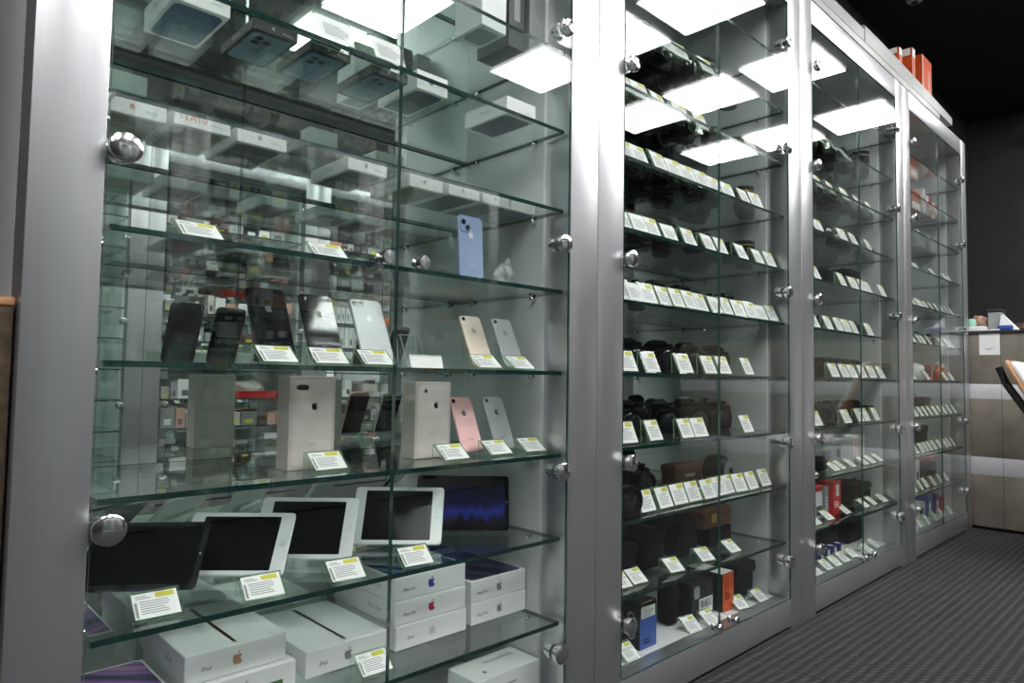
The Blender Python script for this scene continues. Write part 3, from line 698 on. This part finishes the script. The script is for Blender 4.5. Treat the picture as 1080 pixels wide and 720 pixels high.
o = MB().lathe([(.001, 0), (.052, 0), (.056, .02), (.056, .05), (.048, .07), (.03, .085), (.001, .088)], 'cam_black', R_(PI / 2, 'X') @ T_((0, 0, -.04)), 28).build('camera_flash', loc=(XP(772, .12, 2), .17, zl(2) + .0575))
tag(o, 'round black ring flash standing behind the cards on the second shelf up', 'ring flash')
MB().lathe([(.018, .0), (.042, 0), (.045, .006), (.016, .006)], 'cam_silver', R_(PI / 2, 'X') @ T_((0, 0, .0405)), 28).build('flash_tube', o)
bag('black padded camera pouch at the near end of the lowest glass shelf', XP(664, .10, 3), .10, 3, .085, .12, .10)
bag('black padded camera pouch, second of three on the lowest glass shelf', XP(692, .12, 3), .12, 3, .105, .14, .115)
bag('black padded camera pouch, third of three on the lowest glass shelf', XP(727, .13, 3), .13, 3, .115, .14, .118)
pbox('product_box', 'black square box under the brown wooden case', 'box', (XP(760, .15, 3), .15, zl(3)), (.15, .12, .062), 'fabric_black', [])
o = MB().box((-.095, -.06, 0), (.095, .06, .072), 'wood_brown', .012, seg=3).build('wooden_case', loc=(XP(757, .15, 3), .205, zl(3) + .0642)); tag(o, 'brown wooden case with yellow label on top of the black box', 'case')
MB().box((-.05, -.0615, .022), (-.018, -.0602, .052), 'gold', 0).build('yellow_label', o)
MB().box((-.0955, -.0605, .044), (.0955, .0605, .047), 'leather', 0).build('lid_seam', o)
pbox('product_box', 'black and blue box with rows of lens circles and a price card', 'box', (XP(682, .09, 4), .085, ZD), (.085, .15, .135), 'box_black',
     [('front', 'rect', 0, .045, (.083, .088), 'box_blue'), ('front', 'rect', .0, .110, (.07, .045), 'paper'), ('front', 'rect', .0, .127, (.07, .012), 'yellow'), ('front', 'lines', 0, .105, (.06, .028, 4), 'ink_grey'), ('front', 'lines', .0, .022, (.055, .018, 2), 'paper')] +
     [('left', 'circle', u, v, .014, 'box_grey') for u in (-.045, 0, .045) for v in (.04, .092)] + [('left', 'circle', u, v, .009, 'box_black') for u in (-.045, 0, .045) for v in (.04, .092)])
bag('small black drawstring pouch on the cabinet floor beside the blue box', XP(713, .13, 4), .13, 4, .06, .06, .13, lid=False, r=.02)
pbox('product_box', 'black box with a white barcode label on the cabinet floor', 'box', (XP(741, .10, 4), .10, ZD), (.135, .13, .125), 'box_black',
     [('front', 'rect', .02, .045, (.085, .05), 'paper'), ('front', 'bars', .02, .052, (.07, .026, 16), 'ink'), ('front', 'lines', .0, .03, (.05, .012, 2), 'ink'), ('front', 'rrect', -.035, .095, (.035, .04, .01), 'box_grey'), ('front', 'rect', .04, .1, (.03, .03), 'box_dark'), ('left', 'rect', 0, .09, (.06, .04), 'box_dark')])
pbox('product_box', 'orange and black lens box between barcode box and black bag', 'box', (XP(768, .09, 4), .09, ZD), (.075, .14, .128), 'box_black',
     [('front', 'rect', 0, .064, (.074, .126), 'orange'), ('front', 'text', -.005, .085, .018, 'paper', 'HD'), ('front', 'lines', 0, .05, (.05, .024, 3), 'paper'), ('top', 'rect', 0, 0, (.074, .138), 'paper')])
bag('black rounded camera bag at the far end of the cabinet floor beside orange box', XP(788, .11, 4), .11, 4, .13, .13, .125, r=.03)
# reddish lens on the fifth shelf of the first camera cabinet
o = MB().lathe([(.001, 0), (.03, 0), (.03, .035), (.026, .04), (.001, .04)], 'red', None, 22).build('lens_cap_box', loc=(XP(664, .09, -1), .085, zl(-1) + .001)); tag(o, 'small round red lens case behind the near cards, fifth shelf up', 'lens case')
# second camera cabinet
bag('black camera bag, nearer of two on the sixth shelf, second camera cabinet', XP(876, .15, -2), .14, -2, .13, .10, .10)
bag('large black camera bag, further of two on the sixth shelf, second camera cabinet', XP(902, .12, -2), .12, -2, .15, .11, .125)
pbox('projector', 'grey box shaped projector on the second shelf up, second camera cabinet', 'projector', (XP(876, .16, 2), .16, zl(2)), (.30, .17, .09), 'box_grey', [('front', 'lines', -.04, .045, (.12, .05, 6), 'box_dark'), ('front', 'circle', .09, .05, .022, 'box_black')], bev=.006)
pbox('product_box', 'white boxed book with red spine stripes standing by the projector', 'book', (XP(903, .10, 2), .10, zl(2)), (.045, .10, .13), 'paper_box', [('front', 'rect', -.008, .065, (.010, .128), 'red'), ('front', 'rect', .012, .065, (.005, .128), 'red')])
pbox('product_box', 'white and red boxed book next to the striped one', 'book', (XP(910, .10, 2), .10, zl(2)), (.040, .10, .132), 'paper_box', [('front', 'rect', .004, .066, (.006, .13), 'red')])
bag('low black pouch in front of the grey projector', XP(868, .09, 2), .09, 2, .13, .06, .06, lid=False)
pbox('product_box', 'white box with black picture and red lid, near end of lowest shelf, second camera cabinet', 'box', (XP(864, .10, 3), .10, zl(3)), (.07, .12, .14), 'paper_box', [('front', 'rect', 0, .035, (.06, .04), 'ink'), ('front', 'rect', 0, .128, (.07, .022), 'red'), ('top', 'rect', 0, 0, (.07, .12), 'red')])
pbox('product_box', 'slim grey box between the white box and the red box', 'box', (XP(872, .10, 3), .10, zl(3)), (.04, .12, .13), 'box_grey', [('front', 'lines', 0, .06, (.02, .06, 4), 'paper')])
pbox('product_box', 'red box with a white panel on the lowest shelf, second camera cabinet', 'box', (XP(883, .09, 3), .09, zl(3)), (.085, .12, .145), 'red', [('front', 'rect', .005, .105, (.035, .05), 'paper'), ('front', 'text', .005, .105, .03, 'ink', 'G'), ('front', 'lines', 0, .045, (.06, .03, 3), 'paper')])
bag('black camera bag beside the red box, second camera cabinet', XP(903, .12, 3), .12, 3, .14, .12, .10)
bag('black soft camera bag at the far end behind cards, lowest shelf, second camera cabinet', XP(919, .13, 3), .13, 3, .12, .12, .085)
bag('long black camera bag on the cabinet floor behind small bottles, near end', XP(876, .17, 4), .17, 4, .20, .14, .115)
bag('long black camera bag on the cabinet floor, further end', XP(905, .17, 4), .17, 4, .19, .14, .105)
for n, px in enumerate([868, 875, 882, 889]):
    o = pbox('product_box', 'small navy box with white label on the cabinet floor, %s of four' % ORD[n], 'box', (XP(px, .10, 4), .105, ZD), (.036, .04, .062), 'box_navy', [('front', 'rect', .006, .03, (.02, .05), 'paper'), ('top', 'circle', 0, 0, .012, 'paper')], group='small navy boxes')
# end cabinet
pbox('product_box', 'orange and white box on the top shelf of the end cabinet', 'box', (4.478, .12, zl(-5)), (.16, .12, .11), 'orange', [('front', 'rect', 0, .025, (.158, .04), 'paper')])
pbox('product_box', 'pale red box high on the topmost shelf of the end cabinet', 'box', (XP(968, .12, -6), .14, zl(-6)), (.16, .12, .07), 'pinkish', [('front', 'rect', 0, .03, (.1, .03), 'paper')])
for n, (px, m, m2, h) in enumerate([(978, 'paper_box', 'ink_grey', .15), (983, 'paper_box', 'red', .12), (988, 'red', 'paper', .12), (992, 'paper_box', 'red', .10), (996, 'red', 'paper', .10), (1000, 'paper_box', 'orange', .09)]):
    pbox('product_box', 'small %s box, %s in the row on the eighth shelf of the end cabinet' % ('red' if m == 'red' else 'white', ORD[n]), 'box', (4.60 + .0615 * n, .11, zl(-5)), (.055, .08, h), m, [('front', 'rect', 0, h * .5, (.04, h * .3), m2)], group='row of small boxes in the end cabinet')
for n, (px, w) in enumerate([(972, .14), (990, .16)]):
    pbox('product_box', 'pale grey flat box on the seventh shelf of the end cabinet, %s' % ('near one' if n == 0 else 'far one'), 'box', (XP(px, .13, -4), .13, zl(-4)), (w, .12, .05), 'frosted', [('front', 'lines', 0, .025, (.08, .02, 3), 'ink_grey')])
bag('black camera bag, fifth shelf up, end cabinet', XP(972, .15, -2) + .02, .22, -2, .10, .09, .08)
o = MB().lathe([(.001, 0), (.05, 0), (.062, .03), (.062, .06), (.048, .085), (.02, .098), (.001, .1)], 'clear_white', None, 26).build('camera_dome', loc=(XP(966, .12, 0), .13, zl(0) + .001)); tag(o, 'white dome shaped camera on the middle shelf of the end cabinet', 'dome camera')
MB().lathe([(.001, 0), (.022, 0), (.018, .008), (.001, .01)], 'front_lens', T_((0, -.058, .05)) @ R_(PI / 2, 'X'), 16).build('dome_lens', o)
for n, (px, h) in enumerate([(989, .095), (994, .08)]):
    o = MB().lathe([(.001, 0), (.022, 0), (.024, .006), (.024, h * .6), (.012, h * .75), (.010, h), (.001, h)], 'orange', None, 18).build('spray_bottle', loc=(XP(px, .10, 0), .10, zl(0) + .001)); tag(o, '%s orange cleaning bottle on the middle shelf of the end cabinet' % ('taller' if n == 0 else 'shorter'), 'bottle')
    MB().lathe([(.001, 0), (.011, 0), (.010, .025), (.001, .026)], 'paper_box', T_((0, 0, h)), 14).build('bottle_cap', o)
pbox('product_box', 'small dark red box behind the orange bottles', 'box', (XP(984, .18, 0), .18, zl(0)), (.12, .08, .095), 'red', [('front', 'rect', 0, .05, (.08, .03), 'ink')])
bag('black camera bag behind cards, third shelf up, end cabinet', XP(976, .14, 1), .14, 1, .22, .12, .10)
bag('black tall camera bag behind cards, second shelf up, end cabinet', XP(974, .14, 2), .14, 2, .20, .12, .13)
pbox('product_box', 'white box with black picture, lowest glass shelf of the end cabinet', 'box', (XP(968, .10, 3), .10, zl(3)), (.07, .10, .15), 'paper_box', [('front', 'rect', 0, .05, (.045, .07), 'ink')])
bag('black wedge shaped bag, lowest glass shelf of the end cabinet', XP(984, .13, 3), .13, 3, .18, .12, .11, lid=False)
pbox('product_box', 'flat orange box lying on the black bag in the end cabinet', 'box', (XP(985, .14, 3), .14, zl(3) + .1125), (.17, .10, .022), 'orange', [])
for n, (px, m, w, h) in enumerate([(967, 'paper_box', .08, .11), (974, 'paper_box', .07, .10), (981, 'box_blue', .10, .13), (989, 'box_navy', .07, .12), (997, 'red', .07, .09)]):
    pbox('product_box', '%s box on the floor of the end cabinet, %s from the near end' % ({'paper_box': 'white', 'box_blue': 'blue', 'box_navy': 'navy', 'red': 'red'}[m], ORD[n]), 'box', (XP(px, .12, 4), .12, ZD), (w, .09, h), m,
         [('front', 'rect', 0, h * .4, (w * .35, h * .5), 'ink' if m == 'paper_box' else 'paper')], group='boxes on the floor of the end cabinet')

# ------------------------------------------------------------------ goods across the aisle (seen in the mirrors)
rnd = random.Random(3)
palette = ['paper_box', 'paper_box', 'box_black', 'box_dark', 'box_grey', 'paper_rose', 'frosted', 'fabric_black', 'box_grey', 'cam_silver', 'paper', 'frosted', 'leather', 'pinkish']
cnt = 0
for ci in (1, 2):
    xl = 1.372 + MW * (ci - 1) + GH + .03
    for k in range(-5, 5):
        x = xl; n = 0
        while x < xl + MW - 2 * GH - .18:
            w = rnd.uniform(.04, .13); h = rnd.uniform(.03, .14); m = rnd.choice(palette)
            if ci == 2 and x < xl + .32 and k in (-3, -2, -1, 0): w, h, m = .034, .17, 'paper_box'
            elif ci == 2 and k in (-3, -2, -1, 0, 1): m = rnd.choice(['pinkish', 'pink_paper', 'paper_rose', 'paper_box', 'print_orange'])
            if ci == 1 and k == 1 and 1.75 < x + w and x < 2.38: x = 2.38
            if x + w > xl + MW - 2 * GH - .07: break
            d = rnd.uniform(.08, .2)
            o = MB().box((-w / 2, -d / 2, 0), (w / 2, d / 2, h), m, .002, seg=1)
            decal(o, 'rect', face('front', w, d, h), 0, h * .3, (w * .5, h * .3), rnd.choice(['paper', 'ink', 'yellow', 'box_grey']))
            o = o.build('product_box', loc=(x + w / 2, OPP - .06 - d / 2, zl(k) + .001), rot=(0, 0, PI))
            tag(o, 'boxed goods across the aisle, %s in %s row of %s mirrored cabinet' % (ORD[n % 16] + (' again' if n > 15 else ''), ORD[k + 5], 'second' if ci == 1 else 'third'), 'box', 'boxed goods across the aisle')
            n += 1; x += w + rnd.uniform(.002, .012)
def blob(name, label, cat, loc, size, m, seed, amp=.25, parts=()):
    bm = bmesh.new(); bmesh.ops.create_icosphere(bm, subdivisions=4, radius=1)
    for v in bm.verts:
        n = noise.noise(v.co * 1.6 + Vector((seed, 0, 0))) * amp + noise.noise(v.co * 4 + Vector((0, seed, 0))) * amp * .4
        c = v.co * (1 + n); v.co = Vector((c.x * size[0], c.y * size[1], max(c.z, -.75) * size[2] + size[2] * .75))
    return tag(MB().bm(bm, m, None, True).build(name, loc=loc, ang=80), label, cat)
mb = MB(); w, d, h = .46, .24, .05
mb.rings([[(-w / 2 * a, -d / 2 * a, z), (w / 2 * a, -d / 2 * a, z), (w / 2 * a, d / 2 * a, z), (-w / 2 * a, d / 2 * a, z)] for a, z in ((.92, 0), (1, h), (.97, h), (.89, .006))], 'red', None, False)
tag(mb.build('red_tray', loc=(2.12, OPP - .19, zl(1) + .001)), 'red tray holding a white plastic bag across the aisle, seen in the mirror', 'tray')
blob('plastic_bag', 'crumpled white plastic bag in the red tray across the aisle', 'bag', (2.15, OPP - .19, zl(1) + .012), (.14, .075, .085), 'bag_white', 3)
blob('blue_cloth', 'blue cloth beside the white bag in the red tray across the aisle', 'cloth', (1.97, OPP - .17, zl(1) + .012), (.05, .05, .035), 'box_blue', 8)

blob('crumpled_tissue', 'crumpled white tissue behind the pale blue phone on the fifth shelf up', 'tissue', (1.19, .16, zl(-1) + .001), (.034, .02, .042), 'frosted_light', 11, .6)
# ------------------------------------------------------------------ on top of the row
def sheets(name, label, x0, x1, y0, y1, z, t, m, bend=0, cat='plastic sheet', pink=False):
    mb = MB(); n = 10; rr = []
    for i in range(n + 1):
        f = i / n; x = x0 + (x1 - x0) * f; dz = -bend * f * f
        rr.append([(x, y0, z), (x, y1, z), (x, y1, z + t + dz), (x, y0 + .006, z + t + dz), (x, y0, z + t - .006 + dz)])
    mb.rings(rr, m, None, False)
    return tag(mb.build(name), label, cat)
sheets('plastic_sheet', 'lower frosted plastic panel lying along the cabinet tops', 1.0, 4.50, -.003, .30, ZT + .001, .038, 'frosted')
sheets('plastic_sheet', 'upper pale frosted panel on cabinet tops, stretch nearer the camera', .9, 3.30, .0, .28, ZT + .041, .062, 'frosted_light', 0)
sheets('plastic_sheet', 'upper pale frosted panel on cabinet tops, stretch sagging toward the far end', 3.315, 4.78, .0, .28, ZT + .041, .085, 'frosted_light', .035)
for n, (px, y, w, h, zz) in enumerate([(950, .10, .05, .22, 0), (964, .10, .055, .30, 0), (978, .10, .19, .325, 0)]):
    z = ZT + .128; X = Xpx(px, y, z + .15)
    o = pbox('product_box', ['narrow orange carton with pale tip on top of the cabinets', 'taller narrow orange carton on the cabinet tops beside the wide one', 'wide orange carton with white edge on top of the cabinets'][n], 'carton', (X, y, z - .001), (w, .12, h), 'orange',
             [('front', 'rect', -w * .46, h * .5, (w * .06, h * .98), 'paper'), ('front', 'rect', w * .2, h * .55, (w * .2, h * .5), 'pinkish')] + ([('front', 'rect', 0, h * .9, (w * .9, h * .18), 'paper'), ('left', 'rect', 0, h * .92, (.1, h * .14), 'paper')] if n < 2 else []))

# ------------------------------------------------------------------ counter
CX = 5.088; CT = 1.234
ct = empty('service_counter', 'taupe stone counter with white stripes at the far end of the cabinets', 'counter', (CX, -.75, 0))
ya, yb = -1.35, 1.205
def cb(n, z0, z1, m, d=.0):
    MB().box((d, ya, z0), (.55, yb, z1), m, .001).build(n, ct)
cb('plinth', 0, .02, 'plinth', .02); cb('stone_panel', .0205, .337, 'counter_stone'); cb('white_stripe', .3375, .447, 'counter_white'); cb('stone_panel', .4475, .807, 'counter_stone')
cb('white_stripe', .8075, .900, 'counter_white'); cb('stone_panel', .9005, CT - .0205, 'counter_stone'); MB().box((-.012, ya - .01, CT - .02), (.56, yb, CT), 'counter_top', .002).build('counter_top', ct)
MB().box((-.0008, -.165 + .75, .02), (.0, -.163 + .75, CT - .0205), 'seam_dark').build('panel_seam', ct)
def cyz(px, py):
    """y, z on the counter's front face"""
    q = px - 540; X = CX
    # (CF*(RT.x X + RT.y b + RT.z c)) = q (FW.x X + FW.y b + FW.z c) ; CF*(UP..) = (360-py)(FW..)
    a11, a12 = CF * RT.y - q * FW.y, CF * RT.z - q * FW.z; b1 = (q * FW.x - CF * RT.x) * X
    r = 360 - py; a21, a22 = CF * UP.y - r * FW.y, CF * UP.z - r * FW.z; b2 = (r * FW.x - CF * UP.x) * X
    D = a11 * a22 - a12 * a21
    b = (b1 * a22 - a12 * b2) / D; c = (a11 * b2 - a21 * b1) / D
    return b - CD, c + CH
y1, zt = cyz(1032.5, 347.5); y0, zb = cyz(1055, 374)
mb = MB().box((-.0015, -abs(y1 - y0) / 2, 0), (0, abs(y1 - y0) / 2, zt - zb), 'paper')
FS = Matrix(((0, 0, -1, -.002), (-1, 0, 0, 0), (0, 1, 0, 0), (0, 0, 0, 1)))
decal(mb, 'lines', FS, 0, .035, (.04, .014, 2), 'ink_grey')
tag(mb.build('paper_notice', loc=(CX - .001, (y0 + y1) / 2, zb)), 'white paper notice stuck to the front of the taupe counter', 'notice')
def oncounter(px, dx): # y on the counter top at depth dx behind its front
    lo, hi = -1.3, .4
    for _ in range(40):
        m = (lo + hi) / 2; v = Vector((CX + dx, m + CD, CT - CH)); p = 540 + CF * v.dot(RT) / v.dot(FW)
        if p > px: lo = m
        else: hi = m
    return m
ya_, yb_ = oncounter(1041, .08), oncounter(1023, .08)
mb = MB().box((0, ya_, 0), (.16, yb_ + .03, .030), 'paper_box', .003); tag(mb.build('flat_box', loc=(CX + .02, 0, CT + .001)), 'flat white box lying on the counter beside the cabinet end', 'box')
tag(MB().lathe([(.001, 0), (.02, 0), (.026, .02), (.022, .045), (.008, .052), (.001, .052)], 'mint', None, 20).build('tape_roll', loc=(CX + .08, oncounter(1025, .08), CT + .0325)), 'mint green lump on the flat white box on the counter', 'trinket')
blob('paper_bundle', 'crumpled brown and pink bundle on the counter behind the flat box', 'bundle', (CX + .24, oncounter(1034, .24), CT + .001), (.04, .055, .065), 'pink_paper', 5, .3)
yc, yd = oncounter(1057, .12), oncounter(1043, .12)
o = MB().box((0, yc, 0), (.12, yd, .120), 'box_grey', .004).build('desk_box', loc=(CX + .10, 0, CT + .001)); tag(o, 'light grey box with dark lid standing on the counter', 'box')
MB().box((-.004, yc - .004, .121), (.124, yd + .004, .140), 'box_dark', .004).build('lid', o)
MB().box((-.0008, yc + .006, .01), (-.0002, yd - .006, .112), 'frosted_light').build('face_plate', o)
mb = MB(); yq = oncounter(1065, .1); mb.add([(0, -.05, 0), (.1, -.05, 0), (.1, .05, 0), (0, .05, 0), (.02, .04, .10), (.08, .04, .10), (.08, .03, .10), (.02, .03, .10)], [(0, 3, 2, 1), (0, 1, 6, 7), (4, 5, 2, 3), (0, 7, 4, 3), (1, 2, 5, 6), (4, 7, 6, 5)], 'paper_box')
tag(mb.build('card_wedge', loc=(CX + .06, yq, CT + .001)), 'white wedge shaped display leaning beside the grey box on the counter', 'display')
tag(MB().box((0, -.038, 0), (.05, .038, .03), 'box_blue', .008, seg=3).build('blue_pouch', loc=(CX + .005, oncounter(1060, .02), CT + .001)), 'small bright blue pouch in front of the white wedge on the counter', 'pouch')
blob('dark_bundle', 'dark red and black cloth heap on the counter past the blue pouch', 'cloth', (CX + .22, oncounter(1079, .22), CT + .001), (.05, .07, .03), 'leather', 9, .3)

# ------------------------------------------------------------------ chair before the counter
ch = empty('office_chair', 'black framed chair with tan wooden shell and white cushion before the counter', 'chair', (4.50, -.70, 0))
def plate(mb, y0, z0, y1, z1, w, t, m, r=.04):
    d = Vector((0, y1 - y0, z1 - z0)); L = d.length; a = math.atan2(y1 - y0, z1 - z0)
    mb.slab(w, L, t, r, m, t * .3, T_((0, y0, z0)) @ R_(-a, 'X'))
    return mb
plate(MB(), .20, .70, .365, 1.03, .42, .020, 'tan_wood').build('back_shell', ch)
plate(MB(), .170, .715, .335, 1.025, .40, .028, 'cushion').build('back_cushion', ch)
MB().tube([(-.1, .10, .52), (-.1, .22, .62), (-.1, .30, .76), (-.1, .385, .90), (-.1, .418, .99)], .019, 'chair_black', 12).build('back_support', ch)
plate(MB(), -.26, .545, .19, .56, .44, .05, 'cushion').build('seat', ch)
MB().lathe([(.001, .06), (.03, .06), (.03, .50), (.08, .51), (.08, .54), (.001, .54)], 'chair_black', None, 16).build('gas_column', ch)
for i in range(5):
    a = i * 2 * PI / 5
    l = MB().tube([(.02 * math.cos(a), .02 * math.sin(a), .085), (.27 * math.cos(a), .27 * math.sin(a), .062)], .016, 'chair_black').build('leg', ch)
    MB().lathe([(.001, -.012), (.026, -.012), (.028, 0), (.026, .012), (.001, .012)], 'rubber', T_((.27 * math.cos(a), .27 * math.sin(a), .029)) @ R_(a, 'Z') @ R_(PI / 2, 'X'), 16).build('caster', l)

# ------------------------------------------------------------------ ceiling and wall cameras, board by the near pillar
o = MB().lathe([(.001, 0), (.05, 0), (.05, .02), (.045, .03), (.001, .03)], 'clear_white', R_(-PI / 2, 'Y'), 22).build('mounted_security_camera', loc=(XB - .001, -.02, 3.05))
tag(o, 'small round security camera on the dark wall above the counter', 'security camera')
MB().lathe([(.001, 0), (.032, 0), (.034, .01), (.034, .06), (.028, .066), (.001, .066)], 'cam_silver', T_((-.03, 0, 0)) @ R_(-PI / 2, 'Y') @ R_(.2, 'X'), 20).build('camera_head', o)
MB().lathe([(.001, 0), (.026, 0), (.018, .005), (.001, .006)], 'front_lens', T_((-.096, 0, 0)) @ R_(-PI / 2, 'Y') @ R_(.2, 'X'), 18).build('camera_eye', o)
o = MB().lathe([(.001, 0), (.05, 0), (.05, -.01), (.042, -.022), (.001, -.03)], 'lamp_frame', None, 26).build('dome_detector', loc=(4.66, .16, HC - .001))
tag(o, 'white dome detector on the black ceiling above the cabinets', 'detector')
MB().lathe([(.02, -.0265), (.022, -.03), (.012, -.037), (.001, -.038)], 'box_dark', None, 20).build('dome_cap', o)
o = MB().box((-.011, 0, 0), (.011, .27, .985), 'brown_board', .003).build('cork_board', loc=(X0 + .0015, .022, .001))
tag(o, 'dark brown board standing against the outer side of the phone cabinet', 'board')
MB().box((-.0115, -.001, .9855), (.0115, .271, .997), 'tan_wood', .002).build('wood_edge', o)

# ------------------------------------------------------------------ camera, world, render
cd = bpy.data.cameras.new('photo_camera'); cam = bpy.data.objects.new('photo_camera', cd); COL.objects.link(cam)
cd.sensor_width = 36; cd.lens = 36 * CF / 1080; cd.clip_start = .02
Mx = Matrix.Identity(4)
for i in range(3): Mx[i][0] = RT[i]; Mx[i][1] = UP[i]; Mx[i][2] = -FW[i]
Mx[0][3], Mx[1][3], Mx[2][3] = 0, -CD, CH
cam.matrix_world = Mx
sc.camera = cam
w = bpy.data.worlds.new('World'); sc.world = w; w.use_nodes = True
w.node_tree.nodes['Background'].inputs[0].default_value = (.5, .55, .6, 1); w.node_tree.nodes['Background'].inputs[1].default_value = .02
sc.view_settings.view_transform = 'Standard'; sc.view_settings.look = 'None'; sc.view_settings.gamma = 1; sc.view_settings.use_curve_mapping = False
sc.view_settings.exposure = 0.08
cy = sc.cycles
cy.max_bounces = 14; cy.diffuse_bounces = 3; cy.glossy_bounces = 8; cy.transmission_bounces = 4; cy.transparent_max_bounces = 64
cy.sample_clamp_indirect = 4; cy.use_denoising = True; cy.caustics_reflective = True; cy.blur_glossy = .6
